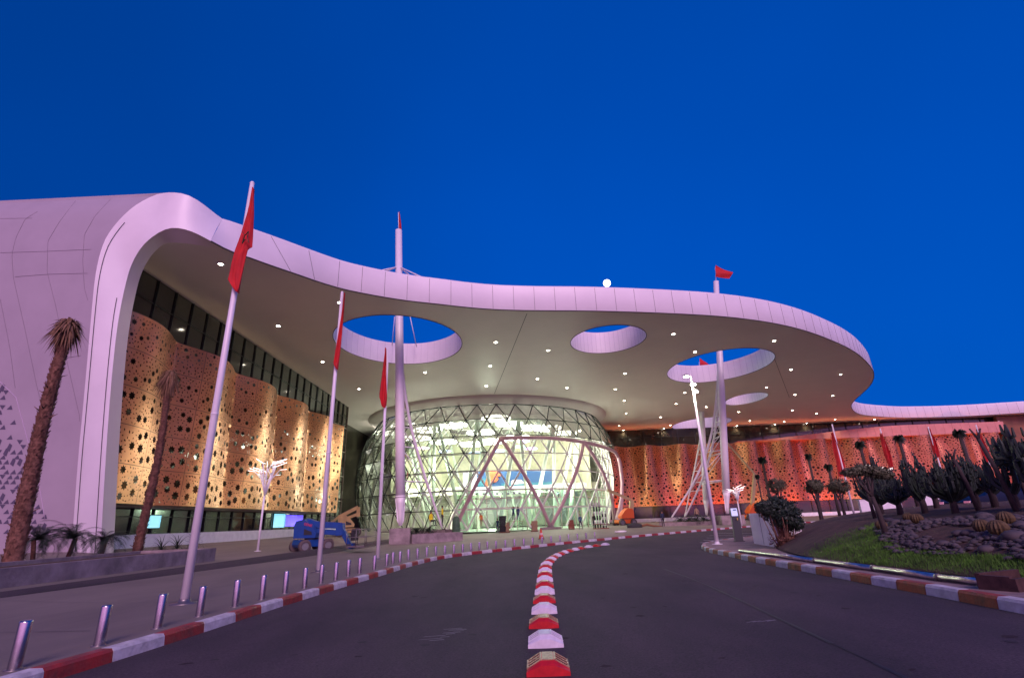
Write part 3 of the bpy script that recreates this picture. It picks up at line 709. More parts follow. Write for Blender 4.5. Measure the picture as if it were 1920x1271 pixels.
b.tube(dline((7.0, 11.95), (24, 12.08), 5) + dline((24, 12.08), (41.2, 11.75), 5)[1:] + dline((41.2, 11.75), (56, 11.4), 4)[1:] + dline((56, 11.4), (68, 11.1), 4)[1:] + dline((68, 11.1), (80, 9.4), 4)[1:] + dline((80, 9.4), (84, 6.2), 3)[1:] + dline((84, 6.2), (80, 2.6), 3)[1:] + dline((80, 2.6), (70, -.2), 3)[1:], .26, 10)
for p, q in (((7.0, 11.9), (-9.6, .2)), ((7.4, 11.9), (25.0, .15)), ((41.2, 11.7), (25.2, .15)), ((41.6, 11.7), (66.0, -.05)), ((69, 11.0), (67, -.1))):
    b.tube(dline(p, q, 8) if p[0] != 69 else dline((72, 10.9), (74, 5), 4) + dline((74, 5), (67, -.1), 4)[1:], .25, 10)
dpart(b, 'portal_frame', M['pink_steel'])
b = MB()
for th, z0 in ((25.1, .15), (67, 0)):
    b = MB(); p = DP(th, .1); b.bbox((p.x - 1.4, p.y - 1.0, -1), (p.x + 1.4, p.y + 1.0, .12)); b.tube([Vector((p.x, p.y, .12)), Vector((p.x, p.y, .5))], [.5, .32], 12); dpart(b, 'column_footing', M['concrete'])
b = MB(); b.lathe([(21.75, -1.0), (21.75, .32), (20.2, .34)], 88, c=(BX, BY, 0)); # base ring, cut open at the portal
b2 = MB(); 
for f_, mi in zip(b.f, b.m):
    c_ = sum((Vector(b.v[i]) for i in f_), Vector()) / len(f_); th = math.degrees(math.atan2(c_.x - BX, -(c_.y - BY)))
    if not -9 < th < 70: b2.add([b.v[i] for i in f_], [tuple(range(len(f_)))])
dpart(b2, 'base_ring', M['concrete'])
b = MB(); b.lathe([(21.4, -.10), (.1, -.10)], 64, c=(BX, BY, 0)); dpart(b, 'hall_floor', mat('pale_floor', (.5, .5, .45), .3))
b = MB()                                    # big raking columns inside
for th in (-70, -38, -14, 8, 30, 52, 80, 120, 160, 200, 240):
    a = R(th); 
    for s_ in (-1, 1):
        a2 = R(th + s_ * 12); p = Vector((BX + 13.5 * math.sin(a), BY - 13.5 * math.cos(a), -.1)); q = Vector((BX + 17.2 * math.sin(a2), BY - 17.2 * math.cos(a2), 17.6)); b.tube([p, q], [.32, .26], 10)
dpart(b, 'raking_columns', mat('mint_white_paint', (.62, .72, .60), .4))
b = MB()                                    # entrance lobby frames inside the portal
def P_lob(th, r, z): a = R(th); return Vector((BX + r * math.sin(a), BY - r * math.cos(a), z))
for k in range(22):
    th = -10 + k * 3.9; b.tube([P_lob(th, 20.3, -.1), P_lob(th, 20.3, 5.3 if k % 2 else 2.9)], .07, 4)
for z in (2.85, 4.1, 5.2): b.tube([P_lob(-10 + i * 3.9, 20.3, z) for i in range(22)], .08, 4)
dpart(b, 'lobby_frame', mat('pale_rose_frame', (.62, .50, .44), .5))
b = MB(); b.grid([[P_lob(-10 + i * 3.9, 20.25, z) for i in range(22)] for z in (-.1, 5.2)], 0, True); dpart(b, 'lobby_glass', M['clear_glass'])
b = MB()                                    # mezzanine inside
for z, y0, m0 in ((6.0, 100, 0),): b.bbox((BX - 20, y0, z), (BX + 20, y0 + 8, z + .5)); b.bbox((BX - 20, y0, z + .5), (BX + 20, y0 + .06, z + 1.5))
for k in range(8): b.bbox((BX - 18 + k * 5, 102, -.1), (BX - 17.4 + k * 5, 102.6, 6))
dpart(b, 'mezzanine', M['cream_wall'])
b = MB(); b.lathe([(19.0, 6.0), (19.0, 17.4)], 60, c=(BX, BY, 0)); b3 = MB()
for f_ in b.f:
    c_ = sum((Vector(b.v[i]) for i in f_), Vector()) / len(f_)
    if abs(math.degrees(math.atan2(c_.x - BX, -(c_.y - BY)))) > 104: b3.add([b.v[i] for i in f_], [tuple(range(len(f_)))])
b = MB(); b.grid([[D(th, z, -.35) for th in range(98, 264, 6)] for z in (.1, 3, 6, 9, 12, 14.5, 17.2)], 0, True); dpart(b, 'rear_lining', mat('pale_rear_lining', (.62, .64, .52), .6))
dpart(b3, 'inner_wall', mat('warm_grey_lining', (.50, .50, .36), .7, noise_amt=.25, nscale=.8))
# ring lamps
ringpx = [(930, 784, 1), (850, 797, 1), (757, 797, 1), (802, 806, 1), (902, 811, 1), (990, 802, 1), (1025, 803, 1), (833, 828, 1), (884, 833, 1), (922, 828, 1), (968, 820, 1), (780, 822, 1), (1060, 812, .8), (720, 812, .8), (955, 795, .9)]
for i, (px, py, sc2) in enumerate(ringpx):
    yy = 84 + (i * 37 % 11); p = Dy(px, py, yy)
    if p.z > 18.2: p = Dy(px, py, yy - 3)
    t = empty('ring_lamp', p, 0, 'glowing white ring lamp under the hall roof, %s counting from the left of the photo' % ORD[i].replace('nearest', 'first'), 'ceiling lamp', 'ring lamps inside the glass hall')
    q = MB(); rr = 2.3 * sc2; prf = [(rr + .2 * math.cos(a_), .16 * math.sin(a_)) for a_ in [2 * math.pi * k / 8 for k in range(9)]]; q.lathe(prf, 28); q.lathe([(rr * .55 + .16 * math.cos(a_), .12 * math.sin(a_)) for a_ in [2 * math.pi * k / 8 for k in range(9)]], 20); q.build('light_ring', M['ring_light'], t)
    q = MB()
    for a_ in (0, 2.1, 4.2): q.tube([(rr * math.cos(a_), rr * math.sin(a_), .1), (0, 0, 3.0)], .015, 4)
    q.build('suspension', M['grey'], t)
for i, (px, py, col, nm) in enumerate([(793, 840, (1, .45, .85), 'pink'), (834, 846, (.15, .3, 1), 'deep blue'), (935, 845, (.2, .5, 1), 'blue'), (890, 849, (.3, .6, 1), 'sky blue'), (975, 837, (.2, 1, .6), 'green'), (996, 841, (.7, .35, 1), 'lilac'), (981, 827, (.5, .25, 1), 'purple')]):
    p = Dy(px, py, 86); t = empty('coloured_lamp', p, 0, 'small flat %s disc lamp hanging inside the glass hall' % nm, 'ceiling lamp', 'coloured disc lamps inside the glass hall')
    q = MB(); q.lathe([(0.01, -.1), (1.0, -.1), (1.05, 0), (.9, .12), (.01, .14)], 20); q.build('disc', emis('lamp_' + nm.replace(' ', '_'), col, 3), t)
    q = MB(); q.tube([(0, 0, .1), (0, 0, 3)], .015, 4); q.build('suspension', M['grey'], t)
for (x, y, z, e_) in ((-4.9, 88, 15.5, 5200), (-15, 92, 14, 3400), (7, 92, 14, 3400), (-4.9, 98, 12, 2200), (-18, 88, 6, 2600), (-21, 97, 8, 1600), (-12, 80, 9, 1600), (10, 84, 10, 1600), (4, 80, 5, 1700), (9, 88, 5, 1900), (-4.9, 104, 4, 1500)):
    spot('hall_light', dome, Vector((x, y, z)) + DI, e_, (.96, 1, .80), rad=1.2, typ='POINT')
# hoarding and signs in the hall
bb = empty('billboard', Dy(968, 912, 99.8), 0, 'wide blue and orange advertising billboard above the arrivals sign', 'billboard')
o_ = bb.location.copy()
def bpoly(P, y, m_, nm):
    q = MB(); v = [Dy(a, c, y) - o_ for a, c in P]; n_ = len(v); q.add(v + [w + Vector((0, .06, 0)) for w in v], [tuple(range(n_)), tuple(range(n_, 2 * n_))[::-1]] + [(i, (i + 1) % n_, n_ + (i + 1) % n_, n_ + i) for i in range(n_)]); return q.build(nm, m_, bb)
bpoly([(868, 883), (1035, 879), (1035, 909), (868, 914)], 99.8, M['bill_blue'], 'panel')
bpoly([(868, 884), (894, 883), (894, 913), (868, 914)], 99.6, mat('billboard_lilac', (.45, .42, .5), .5), 'lilac_field')
bpoly([(896, 898), (912, 896), (908, 912), (896, 912)], 99.6, M['bill_teal'], 'teal_field')
bpoly([(915, 882), (938, 882), (931, 895), (934, 895), (918, 911), (909, 911)], 99.5, M['bill_orange'], 'orange_shape')
bpoly([(938, 886), (938, 893), (928, 893)], 99.45, M['bill_orange'], 'orange_shape')
bpoly([(936, 897), (930, 903), (922, 904), (928, 897)], 99.45, M['bill_orange'], 'orange_shape')
bpoly([(958, 902), (962, 899), (977, 899), (984, 906), (958, 908)], 99.45, M['bill_white'], 'white_building_picture')
bpoly([(940, 906), (1035, 903), (1035, 909), (940, 911)], 99.5, M['bill_teal'], 'teal_field')
sg = empty('arrivals_sign', Dy(950, 926, 99.2), 0, 'white sign band reading TERMINAL in lit letters and ARRIVEE in black', 'sign'); o_ = sg.location.copy(); bb = sg
bpoly([(868, 914), (1037, 908), (1037, 923), (868, 929)], 99.2, M['bill_white'], 'band')
def text(body, px0, px1, py0, py1, y, m_, parent, nm='lettering', ext=.03, font=None):
    cu = bpy.data.curves.new(nm, 'FONT'); cu.body = body; cu.extrude = ext; cu.size = 1
    if font: cu.font = font
    o = bpy.data.objects.new(nm, cu); C.objects.link(o); bpy.context.view_layer.update()
    dg = bpy.context.evaluated_depsgraph_get(); me = bpy.data.meshes.new_from_object(o.evaluated_get(dg)); bpy.data.objects.remove(o)
    if len(me.vertices) == 0: return None
    xs = [v.co.x for v in me.vertices]; ys = [v.co.y for v in me.vertices]
    a, c = Dy(px0, py1, y), Dy(px1, py0, y); w = Dy(px1, py1, y)
    sx = (w - a).length / (max(xs) - min(xs)); hgt = (Dy(px0, py0, y) - a).length / (max(ys) - min(ys)); ex = (w - a).normalized()
    for v in me.vertices:
        u, h = (v.co.x - min(xs)) * sx, (v.co.y - min(ys)) * hgt; v.co = a + ex * u + Vector((0, v.co.z, h)) - parent.location
    me.materials.clear(); me.materials.append(m_); ob = bpy.data.objects.new(nm, me); C.objects.link(ob); ob.parent = parent; return ob
text('TERMINAL', 888, 924, 914.5, 923, 98.9, M['text_white'], sg); text('ARRIVEE', 935, 964, 915.5, 922.8, 98.9, M['text_dark'], sg)
q = MB()
for x_, y_ in ((894, 925), (907, 925.5), (921, 925.5), (932, 925), (943, 925), (953, 925), (964, 924), (974, 924), (1011, 920), (1025, 918)): p = Dy(x_, y_, 99.0) - sg.location; q.bbox((p.x - .2, p.y - .1, p.z - .2), (p.x + .2, p.y + .1, p.z + .12))
q.build('spot_lamps', M['dark'], sg)
sa = empty('arabic_sign', Dy(1048, 925, 88), 0, 'small lit white Arabic arrivals lettering beside the rose strut', 'sign')
text('\uFEDD\uFEEE\uFEBB\uFEEE\uFEDF\uFE8D', 1037, 1060, 918, 928, 88, M['text_white'], sa)
#==MASTS
def mast(base, top, leg_pts, label, width=.42, staff=2.2, flaglabel=None):
    t = empty('roof_mast', base, 0, label, 'mast', 'white steel masts through the roof openings'); o_ = Vector(base); T_ = Vector(top) - o_
    ax = T_.normalized(); q = MB(); q.tube([ax * 2.6, ax * 8, T_ * .55, T_], [width, width * 1.02, width * .95, width * .8], 20); q.lathe([(.01, 0.05), (width * .8, 0)], 16, c=T_); q.build('shaft', M['white_steel'], t)
    q = MB(); q.tube([ax * .2, ax * .9, ax * 2.0, ax * 2.62], [.16, .2, width * .8, width * 1.03], 16); q.tube([ax * 2.55, ax * 2.68], width * 1.08, 20)
    for a_ in range(4): 
        v_ = Vector((math.cos(a_ * 1.57 + .4), math.sin(a_ * 1.57 + .4), 0)); q.add([ax * .3 + v_ * .15, ax * 2.5 + v_ * .15, ax * 2.5 + v_ * width * 1.05, ax * .6 + v_ * .3], [(0, 1, 2, 3)])
    q.build('pinned_foot', M['white_steel'], t)
    q = MB(); q.tube([T_, T_ + ax * staff], .045, 6); q.build('flagstaff', M['white_steel'], t)
    for lg in leg_pts:
        P = smooth_poly([Vector(p) - o_ for p in lg], 2); L = MB(); L.tube(P, [.08 + .06 * math.sin(math.pi * i / (len(P) - 1)) for i in range(len(P))], 10); L.build('bowed_leg', M['white_steel'], t)
        st = MB(); n_ = len(P)
        prev = None
        for k, fr in enumerate((.14, .26, .38, .5, .62, .74)):
            p = P[int(fr * (n_ - 1))]; zz = p.z; s_ = ax * (zz / ax.z)
            if zz < 3.0: continue
            st.tube([s_, p], .06, 6)
            if prev is not None: st.tube([prev, p], .045, 5)
            prev = s_
        st.build('strut', M['white_steel'], t)
    return t
m1b = Dy(751, 990, 46.8); m1t = Dy(747.5, 432, 46.8)
leg1 = [Dy(754, 680, 46.9), Dy(760, 745, 47.2), Dy(772, 810, 47.9), Dy(795, 890, 49), Dy(829, 990, 50.6)]
leg1b = [Dy(752, 680, 47), Dy(757, 740, 49), Dy(762, 800, 51.5), Dy(772, 870, 54), Dy(790, 960, 57)]
mast(m1b, m1t, [leg1], 'tall white mast left of the glass hall, rising through the biggest roof opening')
m2b = Dy(1364, 966, 61.5); m2t = Dy(1342.5, 528, 61.5)
leg2 = [Dy(1346, 700, 61.8), Dy(1342, 760, 62.4), Dy(1334, 820, 63.2), Dy(1308, 895, 64.5), Dy(1258, 972, 66)]
leg2b = [Dy(1347, 705, 62), Dy(1346, 770, 64), Dy(1338, 830, 66), Dy(1318, 900, 68), Dy(1285, 968, 70)]
mast(m2b, m2t, [leg2, leg2b], 'white mast right of the pale lamp post with a tall bowed truss')
m3b = Dy(1325, 968, 92); m3t = Dy(1312, 700, 92)
leg3 = [Dy(1316, 790, 92), Dy(1312, 830, 92.6), Dy(1300, 890, 93.6), Dy(1283, 972, 95)]
mast(m3b, m3t, [leg3], 'thinner farther white mast behind the lamp post, through the rearmost opening', width=.5)
# stays of mast 1 above the roof
t = [o for o in bpy.data.objects if o.name.startswith('roof_mast')][0]
q = MB(); kn = Dy(748, 500, 46.8)
for px, py, yy in ((716, 507, 45), (722, 509, 47), (795, 522, 44), (768, 516, 46)): q.tube([kn - m1b, Dy(px, py, yy) - m1b], .07, 6)
for (ax_, ay_), (bx_, by_) in (((740, 594), (735, 648)), ((769, 594), (781, 650))): q.tube([A(ax_, ay_, 21.0 + 2) - m1b, Dy(bx_, by_, 55) - m1b], .05, 6)
q.build('stay', M['white_steel'], t)
# concrete blocks and planters at the mast feet
def block(name, px0, px1, py, ztop, depth, label, cat, h_off=0):
    a, c = G(px0, py), G(px1, py); c = a + (c - a).normalized() * (c - a).length
    return a, c
b = MB(); p = m1b; zt = p.z
b.box((p.x, p.y, (zt + gz(p.x, p.y)) / 2 - .2), (1.7, 1.7, zt - gz(p.x, p.y) + .4), R(8)); b.box((p.x, p.y, zt - .03), (1.5, 1.5, .07), R(8))
tag(b.build('footing_block', M['concrete']), 'square concrete block under the mast left of the glass hall', 'concrete block', 'concrete mast footings')
b = MB(); p = m2b; zt = p.z; b.box((p.x + .2, p.y, (zt - 1) / 2), (2.6, 2.0, zt + 1)); tag(b.build('footing_block', M['concrete']), 'grey concrete block under the mast right of the lamp post', 'concrete block', 'concrete mast footings')
def planter(name, a, c, w, h, label, cat='planter'):
    a = Vector(a); c = Vector(c); d_ = (c - a); d_.z = 0; L = d_.length; t_ = d_.normalized(); n_ = Vector((-t_.y, t_.x, 0)); 
    e = empty(name, a, 0, label, cat); q = MB(); rz_ = math.atan2(t_.y, t_.x); zt = max(a.z, c.z) + h; zb = min(a.z, c.z) - .3
    def bx(u0, u1, v0, v1, z0, z1, mb, mi=0):
        cc = t_ * (u0 + u1) / 2 + n_ * (v0 + v1) / 2; mb.box((cc.x, cc.y, (z0 + z1) / 2 - a.z), (u1 - u0, v1 - v0, z1 - z0), rz_, mi)
    th = .18
    bx(0, L, 0, th, zb, zt, q); bx(0, L, w - th, w, zb, zt, q); bx(0, th, th, w - th, zb, zt - .002, q); bx(L - th, L, th, w - th, zb, zt - .002, q); q.build('concrete_wall', M['concrete'], e)
    s_ = MB(); bx(th, L - th, th, w - th, zb, zt - .12, s_); s_.build('soil_bed', M['soil'], e); return e, t_, n_, zt - .12
planter('long_planter', (m1b.x + 1.0, m1b.y + .2, -.25), (m1b.x + 5.0, m1b.y + 3.6, -.25), 1.8, .55, 'low concrete planter between the left mast and its bowed leg')
planter('long_planter', (m2b.x - 7.0, m2b.y + 3.2, -.3), (m2b.x - 1.0, m2b.y + .2, -.3), 2.2, .6, 'long low concrete planter at the foot of the right mast truss')
#==LAMPS
LPX = [(414, 495), (636.5, 567), (521.6, 611), (605, 678), (477, 651), (545, 695), (597, 729), (673, 729), (797, 698), (641, 757), (386, 592), (929.6, 641.6), (1027.6, 656.7), (919, 686), (1007.8, 710), (912, 723.5), (1063, 727), (1172, 700), (1153.7, 729.5), (1170, 751), (1174, 774.8), (1160.8, 798), (1262.8, 626), (1303.3, 659.5), (1283.7, 736), (1267.6, 757), (1324, 762.6), (1238.7, 781.9), (1257, 796.6), (1298, 809.6), (1230.8, 812), (1451.6, 639), (1483, 692.8), (1437, 726), (1576, 702), (1490.5, 739.7), (1561.6, 741.5), (1385, 772), (1485.4, 769), (1530.8, 774.7), (1406, 789), (1470.5, 790), (1565.8, 786), (1502, 797), (1435.8, 802), (1368, 804), (1639.6, 786), (1160, 814)]
LPX.sort()
proto = None
for i, (px, py) in enumerate(LPX):
    p = A(px, py, HC)
    if p.y > RY - .6: p.y = RY - .6
    lab = 'small recessed spotlight in the canopy soffit, %s counting from the left of the photo' % ORD[i].replace('nearest', 'first')
    if proto is None:
        proto = empty('recessed_spotlight', p, 0, lab, 'ceiling lamp', 'recessed spotlights in the canopy soffit')
        q = MB(); q.lathe([(.24, -.005), (.26, -.03), (.17, -.035), (.15, 0)], 16); q.build('trim_ring', M['white_steel'], proto)
        q = MB(); q.lathe([(.15, -.025), (.01, -.03)], 12); q.build('lens', M['down_light'], proto)
        spot('lamp_beam', proto, (0, 0, -.08), 560, (1, .83, .62), R(125), .9, .1)
    else:
        c_ = copy_tree(proto); c_.location = p; c_['label'] = lab
# tall lamp post
lp = G(1345, 1020); t = empty('lamp_post', lp, 0, 'tall slim lamp post with three bright heads at the road corner', 'lamp post')
q = MB(); q.tube([(0, 0, 0), (0, 0, 4), (0, 0, 6.9)], [.085, .07, .045], 14); q.build('pole', M['white_steel'], t)
q = MB(); q.lathe([(.22, 0), (.22, .02), (.1, .03), (.09, .12)], 16); q.build('base_plate', M['white_steel'], t)
q = MB(); q.tube([(0, 0, 6.85), (0, 0, 8.0)], [.04, .012], 8); q.build('spire', M['white_steel'], t)
for dx, zz in ((-.28, 7.45), (0.0, 7.05), (.06, 6.7)):
    h_ = empty('lamp_head', (0, 0, 0)); h_.parent = t
    q = MB(); q.tube([(0, 0, zz), (dx, -.12, zz + .02)], .02, 6); q.lathe([(.01, .1), (.1, .08), (.14, .02), (.13, -.01)], 12, c=(dx, -.14, zz)); q.build('housing', M['grey'], h_)
    q = MB(); q.blob((dx, -.14, zz - .02), (.13, .13, .045), jit=0, sub=2); q.build('lens', M['down_light'], h_)
    spot('lamp_glow', h_, (dx, -.14, zz - .14), 60, (1, .9, .68), rad=.08, typ='POINT')
# branching LED lamps
def led_tree(p, h, label, seed, rot=0, en=40):
    rn = random.Random(seed); t = empty('branching_lamp', p, rot, label, 'lamp', 'tree shaped white lamps')
    q = MB(); q.tube([(0, 0, 0), (0, 0, h * .62)], [.07, .055], 10); q.lathe([(.2, 0), (.2, .02), (.09, .04)], 12); q.build('stem', M['white_steel'], t)
    for k in range(9):
        a = k * 2.4 + .3; l = h * rn.uniform(.10, .15); z0 = h * (.60 - .03 * (k % 3)); z1 = h * rn.uniform(.80, .92)
        j = Vector((math.cos(a) * l * .75, math.sin(a) * l * .75, z1)); e_ = Vector((math.cos(a) * l * 1.7, math.sin(a) * l * 1.7, z1 + h * .035))
        br = MB(); br.tube([(0, 0, z0), Vector((math.cos(a) * .15, math.sin(a) * .15, z0 + .5)), j], [.04, .035, .03], 6); a2 = a + (1 if k % 2 else -1) * .9; j2 = Vector((math.cos(a2) * l * .9, math.sin(a2) * l * .9, z1 - .15)); br.tube([Vector((0, 0, z0)).lerp(j, .55), j2], .026, 6); bo = br.build('branch', M['white_steel'], t)
        le = MB(); le.bar(j, e_, .035, .035); le.bar(j.lerp(Vector((0, 0, z1)), .5), j, .025, .03); le.bar(j2, j2 + Vector((math.cos(a2) * l * .5, math.sin(a2) * l * .5, .05)), .03, .03); le.build('light_bar', M['led'], bo)
    spot('lamp_glow', t, (0, 0, h * .98), en, (1, .92, .85), rad=.5, typ='POINT')
    return t
p = G(483, 1033); hh = 0
led_tree(p, 5.9, 'white branching lamp standing on the plaza left of the blue lift', 1)
p = Dy(1391, 986, 56); p.z = -.3; led_tree(p, 4.3, 'white branching lamp beyond the ticket machine right of the mast', 2, .5, 25)
p = Dy(1665, 950, 46); p.z = 0; led_tree(p, 5.0, 'white branching lamp half hidden behind the cactus trees', 3, .9, 20)
# orange and amber wash lights on the right facade
for i in range(12):
    x = 19 + i * 7.2; e = empty('wall_washer', (x, 105.6, -.25), 0, 'low wall washer lamp at the right facade foot, %s counting from the glass hall' % ORD[i].replace('nearest', 'first'), 'floodlight', 'wall washers below the right facade')
    q = MB(); q.bbox((-.35, -.12, 0), (.35, .12, .28)); q.bbox((-.38, -.03, 0), (-.35, .03, .34)); q.bbox((.35, -.03, 0), (.38, .03, .34)); q.build('housing', M['dark'], e)
    q = MB(); q.box((0, .09, .25), (.6, .1, .02), M=Matrix.Rotation(R(-25), 3, 'X')); q.build('lens', emis('amber_lens', (1, .2, .05), 6), e)
    spot('wash_beam', e, (0, .1, .45), (4600, 2600, 4200)[i % 3], (1, .13, .035) if i % 3 != 1 else (1, .62, .25), R(105), .8, .3, (0, .55, .83))
# warm lamps between the left screen and the glazing
for i in range(5):
    yy = 35.4 + i * WL; e = empty('fold_lamp', (GXL + .75, yy, 3.0), 0, 'slim warm lamp behind the left screen fold, %s from the arch' % ORD[i].replace('nearest', 'first'), 'floodlight', 'lamps behind the left screen folds')
    q = MB(); q.bbox((-.06, -.5, 0), (.06, .5, .08)); q.build('housing', M['dark'], e); q = MB(); q.bbox((-.04, -.45, .08), (.04, .45, .1)); q.build('lens', emis('warm_lens', (1, .7, .35), 5), e)
    spot('fold_beam', e, (0, 0, .2), 320, (1, .66, .32), R(150), .7, .2, (0.1, 0, 1))
# moon
dm = Vector(ray(1138, 531)); dm.normalize(); q = MB(); q.blob((0, 0, 0), 10.5, sub=3, jit=0); o = q.build('moon', M['moon']); o.location = Vector((0, 0, EYE)) + dm * 1500; tag(o, 'bright full moon just above the canopy edge', 'moon')
#==FLAGPOLES
def flag_cloth(name, t, P, m_, th=.012, folds=3, amp=.05, dirn=Vector((0, 1, 0))):
    """P rows of (left, right) points; cloth with folds"""
    b = MB(); rows = []; nn = 9
    for i, (l, r_) in enumerate(P):
        l, r_ = Vector(l), Vector(r_); rows.append([l.lerp(r_, k / (nn - 1)) + dirn * amp * math.sin(k / (nn - 1) * math.pi * folds + i * .35) for k in range(nn)])
    b.grid(rows, 0, True); b.grid([[q + dirn * th for q in r_] for r_ in rows][::-1], 0, True); return b.build(name, m_, t)
def pole(px, py, toppx, label, height, r0=.085):
    p = G(px, py); t = empty('flagpole', p, 0, label, 'flagpole', 'white flagpoles along the kerb'); q = MB(); q.tube([(0, 0, 0), (0, 0, height * .5), (0, 0, height)], [r0, r0 * .85, r0 * .62], 16); q.tube([(0, 0, height * .38), (0, 0, height * .385)], r0 * .96, 16); q.build('pole', M['white_steel'], t)
    q = MB(); q.lathe([(.26, 0), (.26, .015), (.12, .02), (.1, .08)], 20); q.build('base_plate', M['steel_dark'], t); q = MB(); q.lathe([(r0 * .62, 0), (r0 * .7, .02), (r0 * .5, .06), (.001, .07)], 12, c=(0, 0, height)); q.build('cap', M['white_steel'], t)
    return p
p1 = pole(345, 1131, 343, 'nearest and tallest looking white flagpole, at the left kerb', 9.85)
p2 = pole(597, 1072, 545, 'middle white flagpole, in front of the blue lift', 10.3)
p3 = pole(708, 1049, 655, 'farthest of the three kerbside flagpoles, left of the big mast', 10.05)
def px_flag(L, Rr, y, label, folds=3, amp=.05, star_px=None, mat_='red_flag', group=None, nrow=14):
    t = empty('flag', Dy(*L[0], y), 0, label, 'flag', group); o_ = t.location.copy()
    def interp(P, s):
        k = min(int(s * (len(P) - 1)), len(P) - 2); f = s * (len(P) - 1) - k; return (P[k][0] + (P[k + 1][0] - P[k][0]) * f, P[k][1] + (P[k + 1][1] - P[k][1]) * f)
    rows = [(Dy(*interp(L, i / nrow), y) - o_, Dy(*interp(Rr, i / nrow), y) - o_) for i in range(nrow + 1)]
    flag_cloth('cloth', t, rows, M[mat_], folds=folds, amp=amp)
    if star_px:
        q = MB()
        for a, c in star_px: q.bar(Dy(*a, y - .12) - o_, Dy(*c, y - .12) - o_, .03, .006)
        q.build('star_emblem', M['star_green'], t)
    return t
S1 = [(455, 436), (464, 442), (455, 448), (464, 438), (466, 452)]
px_flag([(474.5, 353), (462, 400), (449, 437), (437.5, 471), (432, 500), (428, 524.6), (436, 537), (444, 548)], [(475.5, 353), (474.5, 400), (472, 440), (470.6, 461.6), (464, 466), (457, 503), (450, 540), (447, 549)], p1.y - .14,
        'long red flag with a dark star drooping from the nearest flagpole', 4, .06, [((454, 434), (460, 441)), ((460, 441), (466, 434)), ((466, 434), (464, 446)), ((464, 446), (467, 455)), ((467, 455), (459, 449)), ((459, 449), (454, 457)), ((454, 457), (459, 441)), ((459, 441), (454, 434))])
px_flag([(645.5, 549), (641, 580), (634, 620), (629, 655), (625.5, 682), (631, 692)], [(646.5, 549), (645.5, 580), (643, 620), (639, 652), (634, 685), (632.5, 693)], p2.y - .12, 'limp narrow red flag on the middle flagpole', 3, .07)
px_flag([(722.3, 652), (718, 680), (713, 715), (710.5, 743), (714.5, 752), (717, 763)], [(723.5, 652), (725, 680), (725.5, 715), (726, 745), (724, 757), (722.5, 765)], p3.y - .12, 'folded red flag on the farthest kerbside flagpole', 3, .12)
px_flag([(748.2, 397), (747.5, 420), (749.5, 440), (749.5, 451)], [(749, 397), (751.5, 415), (753, 435), (751, 452)], 46.7, 'small red flag hanging limp on top of the mast left of the glass hall', 2, .1, nrow=8)
px_flag([(1342, 497), (1352, 502), (1362, 506), (1375, 510)], [(1342, 519), (1352, 520), (1362, 521), (1368, 522)], 61.3, 'red flag blown to the right above the mast right of the lamp post', 2, .15, nrow=8)
px_flag([(1312, 671), (1318, 675), (1325, 679), (1329, 683)], [(1312, 684), (1318, 686), (1325, 688), (1328, 688)], 92, 'small red flag seen through the roof opening behind the lamp post', 2, .15, nrow=8)
for i, (top, L, Rr, lab) in enumerate((((1560, 795), [(1559, 811), (1563, 838), (1570, 865), (1573, 893)], [(1561, 811), (1571, 838), (1582, 868), (1586, 892)], 'leftmost'), ((1650, 803), [(1651, 812), (1655, 835), (1663, 860), (1671, 883)], [(1653, 812), (1662, 835), (1670, 858), (1675, 880)], 'second from left'),
                               ((1740, 800), [(1741, 803), (1746, 825), (1751, 845), (1756, 858)], [(1742, 803), (1752, 825), (1758, 845), (1761, 856)], 'third from left'), ((1829.5, 796), [(1832, 804), (1837, 830), (1846, 858), (1850, 876)], [(1834, 804), (1845, 832), (1855, 855), (1860, 868)], 'rightmost'))):
    p = A(*top, 9.7); zb = gz(p.x, p.y); t = empty('flagpole', (p.x, p.y, zb), 0, '%s of the four distant flagpoles before the right facade' % lab, 'flagpole', 'flagpoles before the right facade')
    q = MB(); q.tube([(0, 0, 0), (0, 0, 9.7 - zb)], [.1, .06], 10); q.build('pole', M['white_steel'], t); q = MB(); q.lathe([(.26, 0), (.26, .02), (.12, .03)], 12); q.build('base_plate', M['steel_dark'], t)
    px_flag(L, Rr, p.y, '%s of the four drooping red flags before the right facade' % lab, 3, .2, nrow=8, group='red flags before the right facade')
